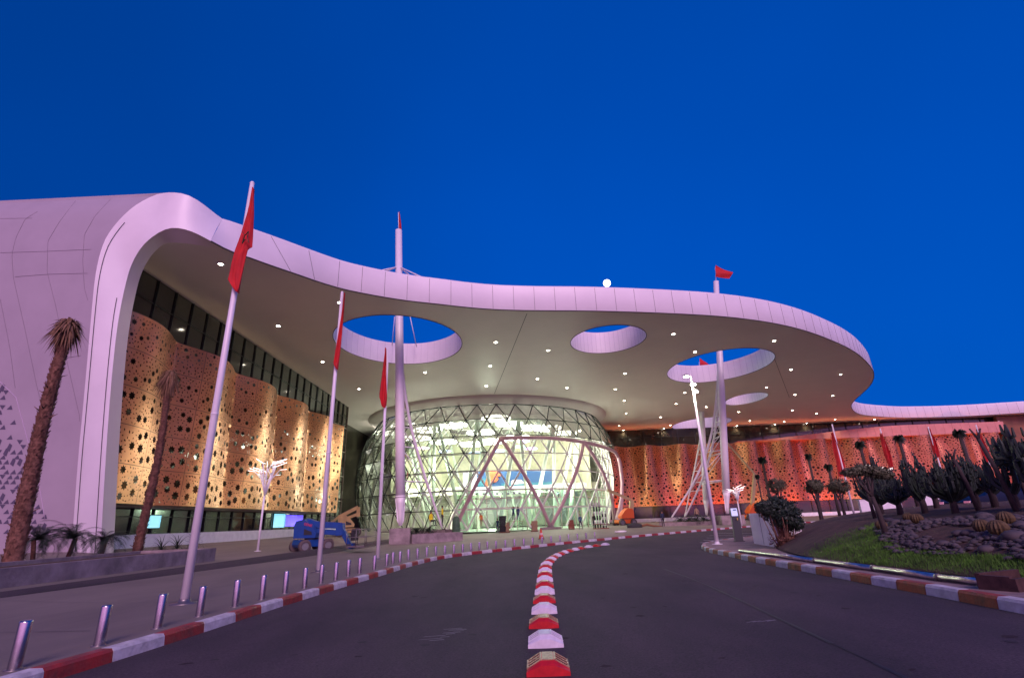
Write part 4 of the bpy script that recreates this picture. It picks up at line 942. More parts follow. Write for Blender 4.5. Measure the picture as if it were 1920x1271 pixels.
#==KERBSIDE
B_px = [(26, 1255), (185, 1210), (295, 1177.3), (373.3, 1155), (440.7, 1136.7), (490.7, 1123.3), (534, 1112), (570.7, 1102.7), (601.7, 1093.5)] + [(x / 7.385 + 600, y / 7.385 + 980) for x, y in ((215, 790), (388, 740), (545, 700), (750, 648), (922, 598), (1008, 568), (1105, 550), (1222, 515), (1348, 495), (1478, 470), (1603, 455), (1728, 440))] + [(x / 6.4 + 840, y / 6.4 + 980) for x, y in ((70, 368), (176, 358), (275, 342), (375, 332), (473, 320), (576, 312), (688, 300), (798, 288), (910, 280), (1017, 263), (1130, 250), (1238, 240), (1345, 230), (1448, 215), (1555, 207), (1658, 197), (1763, 185))]
proto = None
for i, (px, py) in enumerate(B_px):
    p = G(px, py); lab = '%s of the steel bollards along the left kerb, counting from the camera' % ('nearest' if i == 0 else ORD[i])
    if proto is None:
        proto = empty('bollard', p, 0, lab, 'bollard', 'stainless steel bollards along the left kerb')
        q = MB(); q.lathe([(.058, 0), (.058, .425), (.054, .442), (.001, .444)], 24); q.build('post', M['steel'], proto)
        q = MB(); q.lathe([(.085, 0), (.085, .008), (.06, .01)], 24); q.build('floor_flange', M['steel_dark'], proto)
    else: c_ = copy_tree(proto); c_.location = p; c_['label'] = lab
    c_ = proto if i == 0 else c_
    if i > 12: c_.scale = (1, 1, .95)
    c_.rotation_euler = (random.uniform(-.012, .012), random.uniform(-.012, .012), random.uniform(0, 6))
# lane separators
LU = [(1028.8, 1268), (1023.8, 1214.7), (1019.9, 1178), (1020.8, 1151), (1020.8, 1131), (1021.5, 1114.6), (1021.5, 1101.8), (1021.7, 1091), (1021.8, 1081.5), (1022.2, 1073.5), (1023, 1066.5), (1024.7, 1060), (1029, 1055), (1033, 1050.5), (1037, 1047), (1043, 1043.5), (1050, 1040.3), (1057, 1037.3), (1066, 1034.5), (1076.5, 1031.8), (1087, 1029.3), (1101, 1026.7), (1116, 1024.3), (1132, 1022)]
LQ = [G(x, y, -.13) for x, y in LU]
def separator(red):
    t = empty('lane_separator'); body = M['sep_red'] if red else M['sep_white']; q = MB(); L = .46; hw, tw, h = .192, .06, .115
    # profile across the lane (x) with chamfered shoulders, sloping ends along y
    prof_ = [(-hw, 0), (-hw, .045), (-tw, h), (tw, h), (hw, .045), (hw, 0)]
    secs = [(0.0, 1.0, .72, 0), (.05, .985, 1, 0), (L - .10, .985, 1, 0), (L, .93, .55, 0)]
    q.grid([[Vector((x * sx, y, z * sz)) for x, z in prof_] for y, sx, sz, _ in secs], 0, False)
    q.add([(x, 0, z * .72) for x, z in prof_], [(5, 4, 3, 2, 1, 0)]); q.add([(x * .93, L, z * .55) for x, z in prof_], [(0, 1, 2, 3, 4, 5)])
    q.build('body', body, t)
    rim = MB(); e_ = .004
    # raised rim round the slotted top faces
    def sidept(s_, u, v): # u 0..1 from ridge to shoulder, v along y
        x = tw + (hw - tw) * u; z = h + (.045 - h) * u; return Vector((s_ * x, v, z + e_))
    for s_ in (-1, 1):
        for k in range(4):
            v = .07 + k * .09
            rim.bar(sidept(s_, .02, v), sidept(s_, .92, v), .016, .008)
        rim.bar(sidept(s_, .93, .06), sidept(s_, .93, .35), .014, .008); rim.bar(sidept(s_, .03, .06), sidept(s_, .03, .35), .014, .008)
    rim.build('slot_rim', M['sep_rim_y'] if red else body, t)
    sl_ = MB()
    for s_ in (-1, 1):
        for k in range(3):
            v = .115 + k * .09; a, c = sidept(s_, .12, v), sidept(s_, .84, v); sl_.bar(a - Vector((0, 0, .003)), c - Vector((0, 0, .003)), .052, .004)
    sl_.build('slots', M['sep_slot'] if red else M['sep_slot_w'], t)
    pl = MB(); pl.box((0, .2, h + .003), (.1, .30, .008)); pl.build('cap_plate', M['sep_rim_y'] if red else M['sep_white'], t)
    return t
M['sep_red'] = mat('red_plastic', (.48, .012, .018), .38, noise_amt=.2, nscale=14); M['sep_white'] = mat('white_plastic', (.68, .64, .72), .45, noise_amt=.1, nscale=14)
M['sep_rim_y'] = mat('worn_cream_reflector', (.50, .36, .22), .4, col2=(.22, .10, .05), nscale=30); M['sep_slot'] = mat('dark_slot', (.05, .01, .012), .8); M['sep_slot_w'] = mat('grey_slot', (.30, .30, .38), .8)
pr_, pw_ = separator(True), separator(False)
for i, p in enumerate(LQ):
    red = i % 2 == 0; t = (pr_ if i == 0 else pw_ if i == 1 else copy_tree(pr_ if red else pw_)); d_ = (LQ[min(i + 1, 23)] - LQ[max(i - 1, 0)]); t.location = p; t.rotation_euler = (math.atan2(d_.z, math.hypot(d_.x, d_.y)), 0, math.atan2(d_.y, d_.x) - math.pi / 2)
    tag(t, '%s plastic lane separator, %s in the curving row counting from the camera' % ('red slotted' if red else 'white', 'first' if i == 0 else ORD[i]), 'lane separator', 'red and white lane separators')
# traffic cone
p = G(1015, 1010); t = empty('traffic_cone', p, 0, 'dark red traffic cone behind the far bollards', 'traffic cone'); q = MB(); q.lathe([(.20, .03), (.05, .75), (.01, .76)], 14); q.build('cone', mat('cone_red', (.5, .04, .02), .6), t); q = MB(); q.bbox((-.25, -.25, 0), (.25, .25, .04)); q.build('foot', M['dark'], t); q = MB(); q.lathe([(.148, .30), (.112, .47)], 14); q.build('band', mat('cone_band', (.55, .4, .4), .6), t)
# parking ticket machine
p = G(1386, 1015); t = empty('ticket_machine', p, R(-14), 'slim dark parking ticket machine with a blue lit panel at the road corner', 'ticket machine')
q = MB(); q.prism([(-.2, 0), (.16, 0), (.16, 1.1), (.10, 1.45), (-.2, 1.48)], -.17, .17, f=lambda p_, y: (y, -p_[0], p_[1])); q.build('cabinet', M['grey'] if 0 else mat('anthracite_paint', (.05, .055, .06), .45), t)
q = MB(); q.box((-.02, -.135 - .03, 1.28), (.27, .012, .34), M=Matrix.Rotation(R(-9), 3, 'X')); q.build('blue_panel', M['pay_blue'], t); q = MB(); q.bbox((-.06, -.186, 1.36), (.08, -.176, 1.40)); q.bbox((-.05, -.176, .9), (.05, -.166, .98)); q.build('slot', M['dark'], t)
q = MB(); q.bbox((.05, -.172, .93), (.09, -.162, 1.03)); q.build('indicator', mat('yellow_sticker', (.6, .4, .05), .5), t); q = MB(); q.bbox((-.22, -.22, 0), (.22, .24, .03)); q.build('base_plate', M['dark'], t)
# white box wall
a, c = G(1414, 1019), G(1458, 1026); e = empty('white_cabinet', a, 0, 'plain white rendered service box between ticket machine and big bush', 'service box'); q = MB(); dx = c - a; n_ = Vector((-dx.y, dx.x, 0)).normalized() * -1.0
hh = 1.18
V = [Vector((0, 0, -.1)), dx.copy(), dx + n_ * -.9, n_ * -.9]
for v_ in V: v_.z = -.15
q.add(V + [v_ + Vector((0, 0, hh + .15)) for v_ in V], [(0, 1, 5, 4), (1, 2, 6, 5), (2, 3, 7, 6), (3, 0, 4, 7), (4, 5, 6, 7)]); q.build('box', M['white_wall'], e, True)
q = MB(); m5 = V[0].lerp(V[1], .48); q.bar(m5 + Vector((0, 0, .2)) + n_ * .004, m5 + Vector((0, 0, hh + .1)) + n_ * .004, .012, .012); q.build('joint', M['grey'], e)
# metal pipes along the sidewalk
PP = [(1387, 1032), (1460, 1041), (1530, 1050.5), (1585, 1058), (1640, 1065), (1700, 1073), (1762, 1082), (1825, 1089), (1886, 1095)]
PG = [G(x, y, .06) for x, y in PP]
for k in range(4):
    a, c, d_ = PG[2 * k], PG[2 * k + 1], PG[2 * k + 2]; t = empty('metal_pipe', a, 0, 'shiny metal pipe length lying along the sidewalk, %s from the ticket machine' % ('first', 'second', 'third', 'fourth')[k], 'pipe', 'metal pipes along the sidewalk'); tt = (d_ - a).normalized() * .02
    q = MB(); q.tube([Vector((0, 0, 0)), c - a, d_ - a - tt], .05, 14); q.build('tube', mat('galvanised', (.62, .60, .58), .3, metal=1, noise_amt=.25, nscale=6) if k == 0 else bpy.data.materials['galvanised'], t); q = MB(); q.tube([d_ - a - tt * 3, d_ - a], .056, 14); q.build('coupling', M['steel_dark'], t)
# concrete chunk at the right edge
p = G(1905, 1108); t = empty('broken_drain_box', p, R(20), 'reddish broken concrete box with a dark hollow at the right edge', 'concrete box'); q = MB(); q.bbox((-.12, -.1, -.05), (.75, -.04, .16)); q.bbox((-.12, .3, -.05), (.75, .36, .20)); q.bbox((-.12, -.04, -.05), (-.04, .3, .18)); q.build('shell', mat('red_concrete', (.06, .028, .026), .9, noise_amt=.4, nscale=8), t)
#==PLANTS
def leafball(c, r, n_, size, rn, mb, flat=1.0, hollow=.55, mi=0, gap=.35):
    k = 0; c = Vector(c)
    while k < n_:
        v = Vector((rn.gauss(0, 1), rn.gauss(0, 1), rn.gauss(0, 1))).normalized(); rr = rn.uniform(hollow, 1) ; q = Vector((v.x * r * rr, v.y * r * rr, v.z * r * rr * flat))
        if noise.noise((q + c) * (1.9 / max(r, .3)) + Vector((5, 5, 5))) < -gap * .6: k += .3; continue
        a = Vector((rn.gauss(0, 1), rn.gauss(0, 1), rn.gauss(0, 1))).normalized(); b_ = a.cross(v + Vector((0, 0, .01))).normalized(); s = size * rn.uniform(.6, 1.4)
        mb.add([c + q - a * s, c + q + b_ * s * .45, c + q + a * s, c + q - b_ * s * .45], [(0, 1, 2, 3)], mi); k += 1
def palm_tall(px, py, h, label, seed, r0=.3, lean=(0, 0)):
    rn = random.Random(seed); p = G(px, py); t = empty('palm_tree', p, 0, label, 'palm tree', 'tall dry headed palms in the left planter'); q = MB(); n_ = int(h / .11); P = []
    for i in range(n_ + 1):
        s = i / n_; P.append(Vector((lean[0] * s * s + .1 * math.sin(s * 5 + seed), lean[1] * s, h * s - .3)))
    q.tube(P, [r0 * (1.25 - .55 * (i / n_) ** .8) for i in range(n_ + 1)], 12)
    for i in range(n_ * 9):
        s = rn.random(); k = min(int(s * n_), n_ - 1); a = rn.uniform(0, 6.283); r_ = r0 * (1.25 - .55 * s ** .8) * .96; c_ = P[k]; v = Vector((math.cos(a), math.sin(a), 0)); w = Vector((-math.sin(a), math.cos(a), 0)); hw = .07
        q.add([c_ + v * r_ - w * hw, c_ + v * r_ + w * hw, c_ + v * (r_ + .06 * rn.uniform(.5, 1.5)) + w * .03 + Vector((0, 0, .17)), c_ + v * (r_ + .07) - w * .03 + Vector((0, 0, .15))], [(0, 1, 2, 3)])
    for i in range(14):
        s = rn.uniform(.05, .8); c_ = P[int(s * n_)]; a = rn.uniform(0, 6.28); v = Vector((math.cos(a), math.sin(a), 0)); q.tube([c_ + v * r0 * .8, c_ + v * (r0 + .22) + Vector((0, 0, .15))], [.03, .008], 4)
    q.build('trunk', M['trunk'], t)
    q = MB(); c_ = P[-1]
    for i in range(560):
        a = rn.uniform(0, 6.283); el = rn.uniform(-1.5, 1.3); v = Vector((math.cos(a) * math.cos(el), math.sin(a) * math.cos(el), math.sin(el))); L = rn.uniform(.5, 1.05) * (1 if el > -.3 else 1.35); e_ = c_ + v * L * .75 + Vector((0, 0, -.25 * L * rn.random())); w = v.cross(Vector((0, 0, 1))).normalized() * .035 if abs(v.z) < .95 else Vector((.03, 0, 0)); md = c_ + v * L * .4 + Vector((0, 0, .12))
        e_ += Vector((0, 0, -.2)); q.add([c_ + v * .08 - w, c_ + v * .08 + w, md + w * 1.3, md - w * 1.3, e_], [(0, 1, 2, 3), (3, 2, 4)])
    q.build('dry_crown', M['deadleaf'], t); return t
palm_tall(17, 1062, 9.75, 'tall leaning looking palm with shaggy trunk and dry head at the left edge', 2, .25, (-.35, 0))
palm_tall(259, 1040, 9.75, 'slimmer palm with a ragged head in front of the gold screen', 5, .18, (-.15, 0))
# long planter on the left
a, c = G(-160, 1123), G(400, 1051); c.z = a.z = min(a.z, c.z)
pe, t_, n_, zsoil = planter('long_planter', G(-160, 1124), G(402, 1051), 3.4, .46, 'long concrete planter with palms and grasses at the left edge')
def frond_plant(p, name, label, cat, n_, L, rn, m_, stem=.0, up=.9, w0=.012, group=None, leaflets=True, stems=1):
    t = empty(name, p, 0, label, cat, group); q = MB()
    if stem:
        s_ = MB()
        for k in range(stems):
            a = rn.uniform(0, 6.28); s_.tube([(0, 0, -.1), Vector((math.cos(a) * .1, math.sin(a) * .1, stem * .6)), Vector((math.cos(a) * .16 * (stems > 1), math.sin(a) * .16 * (stems > 1), stem))], [.09, .07, .06], 7)
        s_.build('stem', M['trunk'], t)
    for i in range(n_):
        a = rn.uniform(0, 6.283); e0 = rn.uniform(.15, 1.35) * up; l = L * rn.uniform(.7, 1.1); pts = []; pos = Vector((0, 0, stem)); el = e0; step = l / 7
        for k in range(8): pts.append(pos.copy()); pos = pos + Vector((math.cos(a) * math.cos(el), math.sin(a) * math.cos(el), math.sin(el))) * step; el -= .26 * (1.3 - e0 * .4)
        if leaflets:
            for k in range(1, 8):
                d_ = (pts[k] - pts[k - 1]).normalized(); sd = d_.cross(Vector((0, 0, 1))).normalized()
                for j in range(3):
                    bp = pts[k - 1].lerp(pts[k], j / 3)
                    for s2 in (-1, 1):
                        tip = bp + (sd * s2 * .9 + d_ * .9 + Vector((0, 0, -.25))) * l * .17; q.add([bp, bp + d_ * .03, tip], [(0, 1, 2)])
        w = Vector((-math.sin(a), math.cos(a), 0)) * w0
        for k in range(7): q.add([pts[k] - w * (1 - k / 8), pts[k] + w * (1 - k / 8), pts[k + 1] + w * (1 - (k + 1) / 8), pts[k + 1] - w * (1 - (k + 1) / 8)], [(0, 1, 2, 3)])
    q.build('fronds', m_, t); return t
rn = random.Random(5)
for (px, py, s, st, lab) in ((61, 1052, 1.0, .75, 'dark small palm with a double stem beside the big left trunk'), (126, 1048, 1.25, .75, 'widest dark small palm in the middle of the left planter'), (189, 1043, 1.1, .6, 'small feathery palm just left of the slimmer tall palm')):
    p = G(px, py); p.z = zsoil; frond_plant(p, 'small_palm', lab, 'palm', 46, s * 1.25, rn, M['leaf_dark'], st, group='small palms in the left planter', stems=2)
for (px, py, lab) in ((300, 1040, 'spiky grass clump nearest the slimmer palm'), (330, 1036, 'spiky grass clump in the middle of the planter end'), (362, 1034, 'last spiky grass clump at the planter end')):
    p = G(px, py); p.z = zsoil - .02; frond_plant(p, 'spiky_grass', lab, 'plant', 60, 1.25, rn, M['leaf_dark'], 0, 1.1, .02, 'spiky grasses in the left planter', leaflets=False)
for i, (px, py, yy) in enumerate(((765, 985, 48), (782, 985, 49.5), (803, 986, 50.5))):
    p = Dy(px, py, yy); p.z = .12; frond_plant(p, 'small_palm', ('round leafy plant beside the left mast foot', 'small palm in the middle of the mast planter', 'small palm near the bowed leg foot')[i], 'palm', 40, 1.2, rn, M['leaf_dark'], .3, group='plants in the mast planter')
for i, (px, yy) in enumerate(((1275, 65), (1292, 64.2), (1306, 63.5), (1320, 63), (1336, 62.6))):
    p = Dy(px, 975, yy); p.z = .15; frond_plant(p, 'planter_bush', 'leafy planter bush below the right mast truss, %s from its left end' % ORD[i].replace('nearest', 'first'), 'bush', 36, 1.25, rn, M['leaf_dark'], .25, group='bushes in the right mast planter')
# big bush beside the white box
p = Dy(1474, 1024, 18.6); p.z = gz(p.x, p.y); t = empty('bush', p, 0, 'large dark leafy bush with bare lower stems beside the white box', 'bush'); rn = random.Random(9)
q = MB()
for i in range(46):
    a = rn.uniform(0, 6.28); r_ = rn.uniform(.05, .5); x, y = math.cos(a) * r_, math.sin(a) * r_; q.tube([(x * .5, y * .5, -.05), (x, y, .4), (x * 1.35 + rn.uniform(-.1, .1), y * 1.35, rn.uniform(.7, 1.2))], [.022, .017, .009], 5)
q.build('stems', M['trunk'], t); q = MB()
for c_ in ((0, 0, 1.15, .62), (-.35, 0, 1.25, .42), (.38, .1, 1.2, .46), (.1, -.2, .95, .5), (-.5, .1, 1.32, .28), (.05, .1, 1.45, .35), (.3, -.2, .8, .35)): leafball(c_[:3], c_[3], 1500, .05, rn, q, .8, .35, gap=.25)
q.build('foliage', M['leaf_dark'], t)
q = MB(); leafball((0, 0, .25), .55, 900, .04, rn, q, .7, .2); q.build('lower_foliage', M['trunk'], t)
frond_plant(Dy(1440, 950, 24) * 1 + Vector((0, 0, -1.0)), 'spiky_plant', 'spiky upright plant behind the big bush', 'plant', 40, 1.5, rn, M['leaf'], .5, 1.1, .025, leaflets=False)
# topiary balls
def lollipop(px, pyc, r, yy, pyb, label, seed, flat=.8):
    rn = random.Random(seed); c_ = Dy(px, pyc, yy); zb = hg(c_.x, c_.y) if c_.y < 31 else gz(c_.x, c_.y) + .2
    t = empty('topiary_tree', (c_.x, c_.y, zb), 0, label, 'tree', 'clipped ball topped trees'); h = c_.z - zb; q = MB()
    for k in range(3): a = k * 2.1; q.tube([(0.05 * math.cos(a), .05 * math.sin(a), -.05), (.03 * math.cos(a), .03 * math.sin(a), h * .6), (r * .45 * math.cos(a), r * .45 * math.sin(a), h * .95)], [.06, .05, .03], 6)
    q.build('trunk', M['bark'], t); q = MB(); leafball((0, 0, h), r, 2600, .05, rn, q, flat, .62, gap=.1); leafball((0, 0, h - .05), r * .6, 500, .05, rn, q, flat, .2); q.build('crown', M['leaf_olive'], t)
lollipop(1456, 910, .62, 34, 945, 'round clipped tree just above the big bush', 1)
lollipop(1526, 912, .52, 30, 950, 'middle clipped ball tree left of the drooping red flag', 2)
lollipop(1571, 911, .66, 31, 950, 'widest clipped ball tree below the leftmost red flag', 3, .7)
# distant slim palms in front of the right facade
for i, (hx, hy, bx, yy, s) in enumerate(((1429, 862, 1438, 78, 1.0), (1515, 856, 1523, 70, .8), (1553, 875, 1556, 60, .7), (1612, 833, 1622, 62, .9), (1685, 822, 1706, 60, .9), (1798, 812, 1824, 52, .9), (1420, 893, 1424, 70, .5))):
    c_ = Dy(hx, hy, yy); zb = gz(c_.x, c_.y); t = empty('distant_palm', (c_.x, c_.y, zb), 0, 'slim distant palm before the right facade, %s' % ('first from the left, left of the ball trees', 'beside the leftmost red flag', 'short one right beside the first ball tree pair', 'with a dark head above the cactus trees', 'with a flat head left of the tall cactus', 'tallest one at the right', 'shortest one at the far left')[i], 'palm tree', 'slim palms before the right facade'); h = c_.z - zb; q = MB(); q.tube([(0, 0, 0), (0, 0, h * .5), (0, 0, h)], [.26 * s, .2 * s, .18 * s], 8); q.build('trunk', M['bark'], t)
    q = MB(); rn = random.Random(i)
    for k in range(120):
        a = rn.uniform(0, 6.28); el = rn.uniform(-1.2, 1.0); v = Vector((math.cos(a) * math.cos(el), math.sin(a) * math.cos(el), math.sin(el))); L = s * rn.uniform(.4, .8); w = Vector((-math.sin(a), math.cos(a), 0)) * .07; q.add([Vector((0, 0, h)) - w, Vector((0, 0, h)) + w, Vector((0, 0, h + .1)) + v * L * .7 + w, Vector((0, 0, h)) + v * L - Vector((0, 0, .3 * L))], [(0, 1, 2, 3)])
    q.build('crown', M['leaf_dark'], t)
# candelabra cacti and garden trees
def on_mound(px, py):
    d = ray(px, py); t0 = 3.0
    while t0 < 60:
        q = d * t0
        if EYE + q[2] < hg(q[0], q[1]): return Vector((q[0], q[1], hg(q[0], q[1])))
        t0 += .03
    return Vector((d[0] * 20, d[1] * 20, 1))
def cactus(x, y, h, spread, n_arm, label, seed, trunk_h=.5, arm_r=.05, m_='cactus', bushy=0, tr=.09):
    rn = random.Random(seed); zb = hg(x, y); t = empty('cactus_tree', (x, y, zb), 0, label, 'cactus', 'candelabra cacti in the garden'); q = MB(); q.tube([(0, 0, -.1), (.02, 0, trunk_h * .5), (0, 0, trunk_h)], [tr * 1.15, tr, tr * .9], 8)
    q.build('trunk', M['bark'], t); q = MB()
    for i in range(n_arm):
        a = rn.uniform(0, 6.283); r_ = spread * math.sqrt(rn.random()); z0 = trunk_h * rn.uniform(.55, 1.0); top = h * rn.uniform(.62, 1) * (1 - .35 * (r_ / spread) ** 2); P = [Vector((0, 0, z0)), Vector((math.cos(a) * r_ * .7, math.sin(a) * r_ * .7, z0 + .12 * h)), Vector((math.cos(a) * r_, math.sin(a) * r_, z0 + (top - z0) * .45)), Vector((math.cos(a) * r_ * 1.02, math.sin(a) * r_ * 1.02, top))]
        ar = arm_r * rn.uniform(.75, 1.15); q.tube(smooth_poly(P, 1), [ar * .7, ar, ar * 1.05, ar, ar * 1.08, ar * .95, ar * .8, ar * .35][:len(smooth_poly(P, 1))], 5, smooth=False)
        for k in range(bushy):
            s_ = rn.uniform(.3, .95); c_ = P[2].lerp(P[3], s_); v = Vector((rn.gauss(0, 1), rn.gauss(0, 1), rn.uniform(.2, 1.4))).normalized(); q.tube([c_, c_ + v * ar * 2.2, c_ + v * ar * 2.4 + Vector((0, 0, ar * 3))], [ar * .6, ar * .65, ar * .3], 5, smooth=False)
    q.build('arms', M[m_], t); return t
def cpx(px, pytop, pybase_y, **k): pass
cact = [(1622, 846, 17.5, .62, 34, 'round crowned cactus tree left of the tall notched cactus', .045, 2), (1700, 842, 14.5, .34, 16, 'narrow tall cactus with blue green arms in the middle of the garden', .05, 4), (1757, 850, 13.0, .55, 30, 'dense dark cactus clump left of the garden centre', .05, 3), (1800, 848, 13.6, .42, 22, 'dark upright cactus beside the tallest distant palm', .05, 3), (1733, 872, 16.0, .4, 18, 'low bushy cactus behind the dense clump', .045, 3), (1838, 865, 13.0, .25, 9, 'thin small cactus under the rightmost red flag', .04, 3),
        (1893, 782, 11.0, .50, 18, 'big cactus with thick fuzzy arms at the right edge', .075, 1), (1858, 815, 11.6, .28, 7, 'curved arm cactus left of the big right edge cactus', .07, 1), (1668, 890, 15.5, .5, 22, 'dim bluish cactus behind the narrow tall cactus', .045, 3), (1935, 800, 10.5, .45, 12, 'half seen thick cactus cut by the right frame edge', .08, 1)]
for i, (px, pyt, yy, sp_, na, lab, ar, bu) in enumerate(cact):
    tp = Dy(px, pyt, yy); zb = hg(tp.x, tp.y); cactus(tp.x, tp.y, tp.z - zb, sp_, int(na * 1.7), lab, 20 + i, trunk_h=(.45 if i != 6 else .9), arm_r=ar * .72, bushy=bu + 1, m_='cactus', tr=.075)
# forked umbrella tree
c_ = Dy(1622, 886, 12.4); zb = hg(c_.x, c_.y); t = empty('umbrella_tree', (c_.x, c_.y, zb), 0, 'forked tree with a flat ragged crown below the leftmost red flag', 'tree'); h = c_.z - zb; q = MB(); q.tube([(0.12, 0, -.1), (.08, 0, h * .35), (.02, 0, h * .62)], [.075, .055, .04], 8)
for dx in (-.26, .2, .05): q.tube([(.02, 0, h * .62), (dx * .6, .03, h * .82), (dx, .05, h * 1.0)], [.035, .025, .015], 6)
q.build('trunk', M['bark'], t); q = MB(); rn = random.Random(4)
for dx, dz, r_ in ((-.3, .02, .26), (-.05, .08, .3), (.25, .0, .3), (.42, -.08, .22)): leafball((dx, 0, h + dz), r_, 900, .035, rn, q, .45, .3)
q.build('crown', M['leaf_olive'], t)
c_ = Dy(1893, 865, 12.2); zb = hg(c_.x, c_.y); t = empty('umbrella_tree', (c_.x, c_.y, zb), 0, 'small umbrella shaped tree in front of the big right edge cactus', 'tree'); h = c_.z - zb; q = MB(); q.tube([(0.15, 0, -.1), (.1, 0, h * .5), (.0, 0, h * .95)], [.06, .045, .03], 7); q.build('trunk', M['bark'], t); q = MB(); leafball((0, 0, h), .42, 1500, .045, rn, q, .4, .3); q.build('crown', M['leaf_olive'], t)
for i, (px, py, h, lean) in enumerate(((1843, 978, 1.2, -.22), (1916, 982, 1.5, -.3), (1640, 968, .95, -.05))):
    p = on_mound(px, max(py, 960)) if py > 965 else Dy(px, py, 16); p = Dy(px, py, (12.6, 11.2, 16)[i]); zb = hg(p.x, p.y); t = empty('bare_stem', (p.x, p.y, zb), 0, 'leaning pale bare plant stem in the garden, %s' % ('below the rightmost red flag', 'at the right frame edge', 'under the round crowned cactus')[i], 'tree trunk', 'bare stems in the garden'); q = MB(); q.tube([(0, 0, -.1), (lean * .4, 0, h * .5), (lean, 0, h)], [.055, .045, .035], 8)
    for s_ in (-1, 1): q.tube([(lean, 0, h), (lean + s_ * .12, 0, h + .22)], [.03, .015], 5)
    q.build('stem', M['bark'], t)
# barrel cacti
for i, (px, py, r_, yy) in enumerate(((1655, 984, .13, 10.9), (1705, 968, .12, 12), (1845, 990, .14, 9.0), (1877, 996, .16, 8.4), (1890, 975, .14, 10), (1722, 972, .13, 12.4))):
    p = on_mound(px, py + 10); zb = p.z; t = empty('barrel_cactus', (p.x, p.y, zb), 0, 'round ribbed barrel cactus among the stones, %s' % ('left end of the stones', 'second from the left, smaller', 'left one of the right pair', 'right one of the right pair', 'small one behind the right pair', 'smallest one by the dark trunks')[i], 'barrel cactus', 'barrel cacti among the stones')
    q = MB(); n2 = 32; prf = []
    for j in range(9): a = math.pi * j / 8; prf.append((math.sin(a), -math.cos(a)))
    vs = [[Vector((math.cos(2 * math.pi * k / n2) * pr_r * r_ * (1 if k % 2 else .87), math.sin(2 * math.pi * k / n2) * pr_r * r_ * (1 if k % 2 else .87), r_ * .85 + pz * r_ * .9)) for k in range(n2)] for pr_r, pz in prf]; q.grid(vs, 0, False, True); q.build('body', M['barrel'], t)
# river stones (stuff) and single boulders
rn = random.Random(8); q = MB(); cnt = 0
for i in range(2600):
    y = rn.uniform(4.0, 13.6); s = rn.uniform(.55, 2.3 + (13.6 - y) * .12); x = xpipe(y) + s
    if y > 11 and s < .4 + (y - 11) * .5: continue
    sz = rn.uniform(.028, .07) * (1.35 if y < 8.5 else 1); 
    if noise.noise(Vector((x, y, 3))) < -.25: continue
    M_ = Matrix.Rotation(rn.uniform(0, 6), 3, 'Z'); q.blob((x, y, hg(x, y) + .012 + sz * .35), (sz * rn.uniform(1, 1.7), sz, sz * rn.uniform(.45, .8)), jit=.08, sub=1, M=M_); cnt += 1
tag(q.build('river_stones', M['stone']), 'mass of grey pinkish river stones covering the garden slope', kind='stuff')
for i, (px, py, yy, r_) in enumerate(((1905, 1008, 8.2, .20), (1888, 1008, 8.3, .12), (1850, 1030, 7.4, .13), (1800, 1000, 9.2, .13), (1815, 998, 9.4, .12), (1667, 973, 11.5, .13), (1680, 978, 11.2, .15), (1846, 968, 10.6, .17), (1856, 976, 10.2, .13), (1915, 985, 9.4, .13), (1618, 990, 11.5, .11), (1770, 1018, 8.8, .12))):
    r_ *= .8; p = on_mound(px, py + 4); zb = p.z; q = MB(); q.blob((0, 0, 0), (r_ * 1.3, r_, r_ * .65), jit=.07, sub=2); o = q.build('boulder', M['stone']); o.location = (p.x, p.y, zb + r_ * .3)
    tag(o, 'larger rounded garden boulder, %s' % ('biggest pale one at the right edge', 'small one touching the biggest pale boulder', 'low grey one near the grass at the right', 'left one of the middle pair', 'right one of the middle pair', 'pink one behind the left barrel cactus', 'round one right of the left barrel cactus', 'pale stacked one beside the leaning stem', 'lower pale one beside the leaning stem', 'flat one at the right edge above the barrel cacti', 'single one at the left end of the stones', 'one at the front edge in the garden middle')[i], 'boulder', 'boulders in the garden')
q = MB(); rn = random.Random(12)
for i in range(26000):
    y = rn.uniform(4.0, 15.0); s0 = .12; s1 = .66 if y < 11 else .66 + (y - 11) * .42; s = rn.uniform(s0, s1)
    if y > 13.4 and rn.random() < (y - 13.4) / 1.6: continue
    x = xpipe(y) + s; z = hg(x, y); h = rn.uniform(.03, .085); a = rn.uniform(0, 6.28); w = .006; dx, dy = math.cos(a) * w, math.sin(a) * w; lx, ly = rn.gauss(0, .02), rn.gauss(0, .02); q.add([(x - dx, y - dy, z), (x + dx, y + dy, z), (x + lx, y + ly, z + h)], [(0, 1, 2)])
tag(q.build('grass', M['grass']), 'strip of bright green grass between pipes and stones', kind='stuff')
